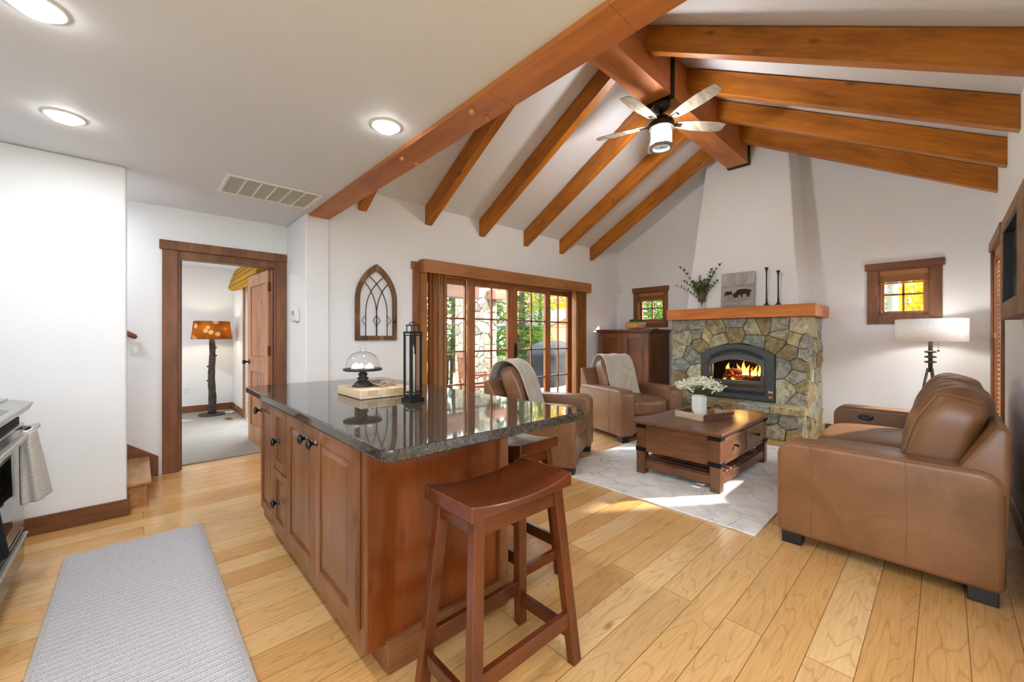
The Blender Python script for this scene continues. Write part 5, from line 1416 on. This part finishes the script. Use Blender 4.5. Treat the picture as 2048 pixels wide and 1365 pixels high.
m = MB().box(-.022, 0, .70, .80, 0, 2.05).box(-.022, 0, -.80, -.70, 0, 2.05).box(-.025, 0, -.82, .82, 2.03, 2.12); m.build('casing', wood('golden trim ', (164, 112, 56), (132, 84, 36), 'z', .4), w, bev=.003)
m = MB().frame(.05, .09, -.70, .70, 0, 2.03, .09, 'x'); m.box(.05, .09, -.045, .045, .09, 1.94); m.build('sash', DOORW('z'), w, bev=.003)
MB().box(.068, .072, -.61, .61, .09, 1.94).build('pane', GLASS, w)
rs = thing('roman_shade', 'raised mustard-gold roman shade above the bedroom window', 'shade', (1.20, 6.72, 1.98))
GOLD = flat('mustard cloth', (188, 142, 40), .8, 0, .2, 60, .12)
m = MB(); m.prism([(0,.36),(-.05,.36),(-.09,.28),(-.085,.25),(-.12,.19),(-.115,.165),(-.145,.09),(-.14,.03),(-.09,.01),(0,.04)], -1.0, 1.02, 'xz'); m.build('folds', GOLD, rs, bev=.012, seg=3)
m = MB()
for z, x in ((.245,-.09),(.16,-.12),(.06,-.148)): m.tube([(x, -1.0, z), (x, 1.02, z)], .004, 6)
m.build('batten', flat('dark batten', (120, 84, 22), .7), rs)
m = MB(); m.tube([(-.10, .93, .05), (-.06, .95, -.9), (-.05, .96, -1.86)], .002, 5); m.lathe([(0,0),(.012,.005),(.012,.05),(0,.055)], 8, (-.06, .95, -1.5)); m.build('pull_cord', flat('white cord', (230, 226, 214), .6), rs)
t = thing('power_cord', 'tangle of pale lamp cord on the bedroom carpet by the window casing', 'cord', (1.10, 8.02, .012))
m = MB(); random.seed(9); m.tube([(.02*math.cos(i*.9)*(1+.5*math.sin(i*.31))+.05*math.sin(i*.11), .10*math.sin(i*.9)*(1+.3*math.sin(i*.23)), .006+.012*abs(math.sin(i*.6))) for i in range(90)], .004, 5); m.build('wire', flat('cream cord', (222, 214, 192), .6), t, smooth=True)
t = thing('floor_register', 'tan metal floor register in the bedroom carpet', 'vent', (1.02, 7.42, .012))
MB().frame(-.06, .06, -.15, .15, 0, .006, .014, 'z').build('frame', flat('tan register', (176, 146, 104), .5), t, bev=.002)
m = MB()
for i in range(16): m.box(-.046, .046, -.132+i*.0168, -.124+i*.0168, .001, .005)
m.build('grille', flat('brown grille', (112, 84, 54), .5), t)
# ------------------------------------------------------------------ outside
def ground_mat():
    t = NT('forest floor'); v = t.coords((1,1,1), False); n = t.noise(v, 1.2, 5); n2 = t.noise(v, 25, 4)
    c = t.ramp(n, [(.35, lin((104, 118, 66))), (.6, lin((150, 150, 96)))]).outputs[0]
    c = t.mix(.4, c, t.ramp(n2, [(.3, (.6,.6,.6,1)), (.7, (1.2,1.2,1.2,1))]).outputs[0], 'MULTIPLY'); t.bsdf(c, .95); return t.m
o = MB().box(-25, 45, -25, 60, -.35, -.2).build('ground', ground_mat()); o['kind'] = 'structure'
def paver():
    t = NT('patio pavers'); tc = t.new('ShaderNodeTexCoord'); b = t.new('ShaderNodeTexBrick'); b.inputs['Scale'].default_value = 1; b.inputs['Brick Width'].default_value = .6; b.inputs['Row Height'].default_value = .4; b.inputs['Mortar Size'].default_value = .01
    b.inputs['Color1'].default_value = lin((168,160,150)); b.inputs['Color2'].default_value = lin((190,182,170)); b.inputs['Mortar'].default_value = lin((120,112,102)); t.link(tc.outputs['Object'], b.inputs['Vector']); t.bsdf(b.outputs[0], .85); return t.m
o = MB().box(1.5, 12, 4.5, 9.4, -.2, -.05).build('patio', paver()); o['kind'] = 'structure'
o = MB().box(1.40, 4.82, 6.1, 6.35, 2.0, 2.32).build('porch_beam', wood('porch beam ', (84, 52, 33), (62, 38, 22), 'x', .7)); tag(o, 'brown porch beam at the top of the left glass door', 'beam')
def stone_post(name, label, x, y, h, w):
    t = thing(name, label, 'stone column', (x, y, -.05)); MB().box(-w, w, -w, w, 0, h).build('mortar_core', MORTAR, t)
    mb = MB(); cols = []
    for s in range(4):
        sd = scatter(-w, w, 0, h, 2, int(h/.22), .34)
        ca, sa = math.cos(PI/2*s), math.sin(PI/2*s)
        def to3(u, v, d, ca=ca, sa=sa): x_, y_ = u, -w-d; return (x_*ca-y_*sa, x_*sa+y_*ca, v)
        stones(mb, cols, sd, (-w-.03, w+.03, 0, h), to3, .04, .012, None, .02)
    o = mb.build('fieldstone', PSTONE, t); attr_colors(o, cols)
PSTONE = STONE.copy(); PSTONE.name = 'pale porch stone'
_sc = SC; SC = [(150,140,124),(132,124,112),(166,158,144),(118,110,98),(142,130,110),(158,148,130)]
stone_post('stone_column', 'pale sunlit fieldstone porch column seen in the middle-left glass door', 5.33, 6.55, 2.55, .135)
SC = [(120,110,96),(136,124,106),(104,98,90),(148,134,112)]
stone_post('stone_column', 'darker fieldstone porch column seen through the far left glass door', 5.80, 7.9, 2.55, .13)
SC = _sc
o = MB().box(5.24, 5.62, 6.12, 6.38, 2.03, 2.21).build('porch_beam', wood('red porch beam ', (128, 78, 52), (100, 58, 38), 'x', .6)); tag(o, 'reddish beam end on top of the sunlit stone column', 'beam')
def patio_chair(x, y, rz, label, rgb):
    t = thing('patio_chair', label, 'patio chair', (x, y, -.05), rz); W1 = wood('patio wood %d ' % rgb[0], rgb, tuple(int(a*.7) for a in rgb), 'z', .6)
    for s in (-1, 1):
        MB().box(s*.25-.025, s*.25+.025, -.25, -.2, 0, .62).build('leg', W1, t); MB().bar((s*.25, .24, 0), (s*.25, .32, .98), .045, .045).build('leg', W1, t); MB().box(s*.25-.03, s*.25+.03, -.27, .28, .62, .65).build('armrest', W1, t)
    MB().box(-.25, .25, -.25, .25, .40, .44).build('seat', W1, t); MB().bar((-.25, .32, .98), (.25, .32, .98), .03, .09).build('top_rail', W1, t); MB().bar((-.25, .275, .52), (.25, .275, .52), .03, .05).build('lower_rail', W1, t)
    for i in range(6): x_ = -.19+i*.076; MB().bar((x_, .278, .53), (x_, .316, .96), .035, .016).build('slat', W1, t)
patio_chair(3.55, 5.75, R(160), 'dark slatted patio chair behind the far left glass door', (52, 38, 34))
patio_chair(4.62, 5.85, R(75), 'reddish wooden patio chair half hidden by the door stile', (128, 74, 46))
# covered grill
g = thing('covered_grill', 'barbecue grill under a black fitted cover on the patio', 'grill', (8.55, 7.55, -.05), R(20))
m = MB()
def fn(a, b):
    th = 2*PI*a; s = b; k = .06*noise.noise(Vector((math.cos(th)*3, math.sin(th)*3, b*4)))
    ex = lambda q, e: math.copysign(abs(q)**e, q)
    if s < .7: z = s/.7*.78; q = 1.02-.05*s/.7
    else: u = (s-.7)/.3; z = .78+.42*math.sin(u*PI/2); q = .98*max(0, math.cos(u*PI/2))**.8+.02
    return (1.0*q*ex(math.cos(th), .55)*(1+k), .48*q*ex(math.sin(th), .55)*(1+k), z+k*.4)
m.grid(fn, 48, 24, True); m.build('cover', flat('black grill cover', (18, 19, 21), .7, 0, .2, 8, .15), g, smooth=True)
m = MB()
for s in (-1, 1): m.box(s*.7-.05, s*.7+.05, -.3, .3, -.0, .06)
m.build('caster', BLACK, g)
# shed
sh = thing('garden_shed', 'reddish timber shed with grey roof beyond the grill', 'shed', (17.6, 14.2, -.2))
SID = wood('red siding ', (176, 112, 78), (150, 90, 60), 'x', .7)
m = MB()
for i in range(11): m.box(-2.2, 2.4, -.02, 2.8, i*.18, i*.18+.172)
m.box(-2.2, 2.4, 0, 2.8, 0, 2.0); m.build('siding', SID, sh)
m = MB().prism([(-2.75, 1.95), (.1, 2.85), (3.0, 1.95), (3.0, 2.1), (.1, 3.02), (-2.75, 2.1)], -.7, 3.3, 'xz'); m.build('roof', flat('grey shingle', (96, 98, 106), .8, 0, .2, 30, .2), sh)
MB().prism([(-2.2, 1.98), (2.4, 1.98), (.1, 2.8)], 0, .08, 'xz').build('gable', SID, sh)

# foliage
def leafmat(name, a, b, tr=.35, ns=1.2):
    t = NT(name); v = t.coords((1,1,1)); n = t.noise(v, ns, 4, .7)
    c = t.ramp(n, [(.3, lin(a)), (.7, lin(b))]).outputs[0]
    d = t.new('ShaderNodeBsdfDiffuse'); l = t.new('ShaderNodeBsdfTranslucent'); t.link(c, d.inputs[0]); t.link(c, l.inputs[0])
    mx = t.new('ShaderNodeMixShader'); mx.inputs[0].default_value = tr; t.link(d.outputs[0], mx.inputs[1]); t.link(l.outputs[0], mx.inputs[2]); t.link(mx.outputs[0], t.out.inputs[0]); return t.m
SPR = leafmat('spruce needles', (54, 78, 32), (104, 130, 56)); SPD = leafmat('dark spruce needles', (40, 60, 34), (78, 100, 54))
YEL = leafmat('yellow aspen leaves', (190, 138, 16), (222, 184, 50), .5); YGR = leafmat('yellow green leaves', (140, 138, 36), (186, 172, 66), .5)
TRK = wood('tree bark ', (104, 86, 70), (70, 56, 46), 'z', .9, .6)
PALE = wood('pale aspen bark ', (118, 116, 110), (84, 82, 78), 'z', .8, .5)
def conifer_mesh(h, rad, seed, n=46):
    random.seed(seed); m = MB(); m.raw = True
    for k in range(n*8):
        z = h*(.06+.94*random.random()**1.15); rmax = rad*(1-z/h)**.8+.06
        az = random.uniform(0, 2*PI); L = rmax*random.uniform(.75, 1.08)
        d = Vector((math.cos(az), math.sin(az), -.16)); s = Vector((-math.sin(az), math.cos(az), 0)); nn = max(4, int(L/.12))
        for i in range(nn):
            t = (i+.6)/nn; p = Vector((0, 0, z))+d*L*t+Vector((0, 0, .12*t*t*L)); wd = .20*(1.15-t*.75)+.03
            for sg in (-1, 1):
                q = p+Vector((random.gauss(0, .03), random.gauss(0, .03), random.gauss(0, .03)))
                e = (s*sg+d*.75+Vector((0, 0, random.uniform(-.35, .15)))).normalized()*wd*random.uniform(.7, 1.15); w = d.cross(e).normalized().cross(e).normalized()*.028
                m.face([m.v(q-w*.5), m.v(q+e*.55-w), m.v(q+e), m.v(q+e*.5+w)])
    return m
def leafy_mesh(rx, rz, seed, n=3200, s=.075):
    random.seed(seed); m = MB(); m.raw = True
    cl = [Vector((random.gauss(0, .45)*rx, random.gauss(0, .45)*rx, random.uniform(-.9, .9)*rz)) for _ in range(30)]
    for k in range(n):
        c = random.choice(cl); p = c+Vector((random.gauss(0, .28), random.gauss(0, .28), random.gauss(0, .28)))*rx*.8
        a = Vector((random.gauss(0,1), random.gauss(0,1), random.gauss(0,1))).normalized()*s*random.uniform(.6, 1.2); b = a.orthogonal().normalized()*s*.45
        m.face([m.v(p-a), m.v(p+b), m.v(p+a), m.v(p-b)])
    return m
def tree(name, label, cat, x, y, h, crown, mat, trunk_r, tmat, z0=-.2, cz=0, group=None, th=None, scale=1, rz=0, cname='crown'):
    t = thing(name, label, cat, (x, y, z0), rz, group)
    m = MB(); m.tube([(0,0,0),(.04,.02,(th or h)*.5),(0,0,(th or h)*.97)], [trunk_r, trunk_r*.75, trunk_r*.12 if not th else trunk_r*.6], 10); m.build('trunk', tmat, t, smooth=True)
    if isinstance(crown, bpy.types.Mesh): o = bpy.data.objects.new(cname, crown); C.objects.link(o)
    else: o = crown.build(cname, mat)
    o.parent = t; o.location = (0, 0, cz); o.scale = (scale,)*3
    return o
c1 = tree('spruce_tree', 'light green spruce filling the two middle glass doors', 'tree', 10.6, 10.85, 7, conifer_mesh(7, 1.8, 1, 85), SPR, .14, TRK)
c2 = tree('spruce_tree', 'dark spruce at the far left of the glass doors, behind the darker column', 'tree', 9.6, 13.8, 8.5, conifer_mesh(8.5, 2.2, 2, 70), SPD, .16, TRK)
tree('spruce_tree', 'spruce between the sunlit column and the light green spruce', 'tree', 13.6, 15.9, 8, c2.data, None, .15, TRK, rz=2.6)
tree('spruce_tree', 'small spruce overlapping the shed wall', 'tree', 13.2, 12.3, 4.5, c1.data, None, .12, TRK, rz=.7, scale=.62)
tree('aspen_tree', 'bright yellow aspen above the shed roof in the right glass door', 'tree', 20.6, 17.7, 6.5, leafy_mesh(2.0, 2.6, 3, 6000, .13), YEL, .12, PALE, cz=4.6)
tree('aspen_tree', 'yellow-green aspen between spruce and shed in the third glass door', 'tree', 18.0, 17.2, 6, leafy_mesh(1.7, 2.3, 4, 4000, .12), YGR, .12, PALE, cz=3.4)
# outside the small windows
tree('shrub', 'green leafy shrub outside the small left window', 'shrub', 9.0, 4.75, 3.0, leafy_mesh(.75, 1.4, 5, 3800, .06), SPR, .04, TRK, cz=1.7)
tree('aspen_tree', 'pale-barked tree trunk outside the small right window', 'tree', 9.3, .575, 5.0, leafy_mesh(.9, 1.2, 6, 1800, .07), YGR, .095, PALE, cz=4.2, th=5.0)
tree('shrub', 'golden autumn shrub outside the small right window', 'shrub', 10.6, .05, 3.0, leafy_mesh(.95, 1.5, 8, 4600, .07), YEL, .04, TRK, cz=1.8)
tree('shrub', 'golden shrub glowing through the blinds of the tall right window', 'shrub', 10.8, -1.3, 3.4, leafy_mesh(1.0, 1.5, 9, 4600, .07), YEL, .05, TRK, cz=1.8)
# distant forest
m = MB(); m.raw = True; random.seed(31)
for k in range(26000):
    a = R(random.uniform(-25, 110)); r = random.uniform(31, 40); z = random.uniform(0, 1)**1.3*9
    p = Vector((r*math.cos(a), r*math.sin(a), z-.2)); e = Vector((random.gauss(0,1), random.gauss(0,1), random.gauss(0,.7))).normalized()*random.uniform(.25, .5); b = e.orthogonal().normalized()*.16
    m.face([m.v(p-e), m.v(p+b), m.v(p+e), m.v(p-b)])
o = m.build('forest', leafmat('far forest', (76, 94, 50), (140, 136, 66), .4, .25)); tag(o, 'mass of distant mixed forest beyond the yard', 'forest', None, 'stuff')

# ------------------------------------------------------------------ daylight, added unseen fill lamps, camera
wd = bpy.data.worlds.new('sky'); bpy.context.scene.world = wd; wd.use_nodes = True
bg = wd.node_tree.nodes['Background']; bg.inputs[0].default_value = (.76, .88, 1, 1); bg.inputs[1].default_value = 5.2
sun = bpy.data.lights.new('sun', 'SUN'); sun.energy = 7; sun.angle = R(1.5); sun.color = (1, .94, .84)
so = bpy.data.objects.new('sun', sun); C.objects.link(so)
so.rotation_euler = Vector((-.85, .60, -.56)).to_track_quat('-Z', 'Y').to_euler()
def portal(loc, rot, sx, sy):
    l = bpy.data.lights.new('window_portal', 'AREA'); l.shape = 'RECTANGLE'; l.size = sx; l.size_y = sy; l.cycles.is_portal = True
    o = bpy.data.objects.new('window_portal', l); C.objects.link(o); o.location = loc; o.rotation_euler = rot
portal((3.97, 4.45, 1.03), (R(-90), 0, 0), 3.0, 2.0)
portal((5.775, -.52, 1.28), (R(90), 0, 0), .95, 1.6)
portal((.5, -3.42, 1.57), (R(90), 0, 0), 1.2, 1.15)
portal((-1.32, -.8, 1.57), (0, R(-90), 0), 1.1, 2.2)
portal((1.40, 6.65, 1.0), (0, R(90), 0), 2.0, 1.4)
# unseen fill lights added to the kitchen ceiling to brighten the room
for x, y, l in ((-.25, 1.0, 'added unseen fill light over the range side, behind the camera view'), (1.0, .5, 'added unseen fill light near the beam, above the camera'), (-.2, -.6, 'added unseen fill light behind the camera, window side'), (1.2, -.8, 'added unseen fill light behind the camera, wall side'), (.4, -2.1, 'added unseen fill light by the back kitchen window')):
    downlight(x, y, l, power=3.6, host='ceiling_kitchen')
downlight(-.6, 4.45, '', power=4, host='ceiling_kitchen')  # unseen fill light added over the stairs
downlight(-.3, 6.6, '', z=2.44, power=14, host='ceiling_bedroom')  # unseen fill light added to brighten the bedroom

sc = bpy.context.scene
cam = bpy.data.cameras.new('camera'); cam.sensor_width = 36; cam.lens = 804.5/2048*36; cam.shift_y = -7.8/2048; cam.clip_start = .03; cam.clip_end = 200
co = bpy.data.objects.new('camera', cam); C.objects.link(co); co.location = (0, 0, 1.26); co.rotation_euler = (R(90), 0, R(47.04-90))
sc.camera = co
sc.view_settings.view_transform = 'Standard'; sc.view_settings.look = 'None'; sc.view_settings.gamma = 1; sc.view_settings.use_curve_mapping = False
sc.view_settings.exposure = 1.42
sc.cycles.max_bounces = 8; sc.cycles.diffuse_bounces = 5; sc.cycles.glossy_bounces = 4; sc.cycles.transparent_max_bounces = 16; sc.cycles.transmission_bounces = 4
sc.cycles.sample_clamp_indirect = 6; sc.cycles.use_denoising = True; sc.cycles.caustics_reflective = False; sc.cycles.caustics_refractive = False
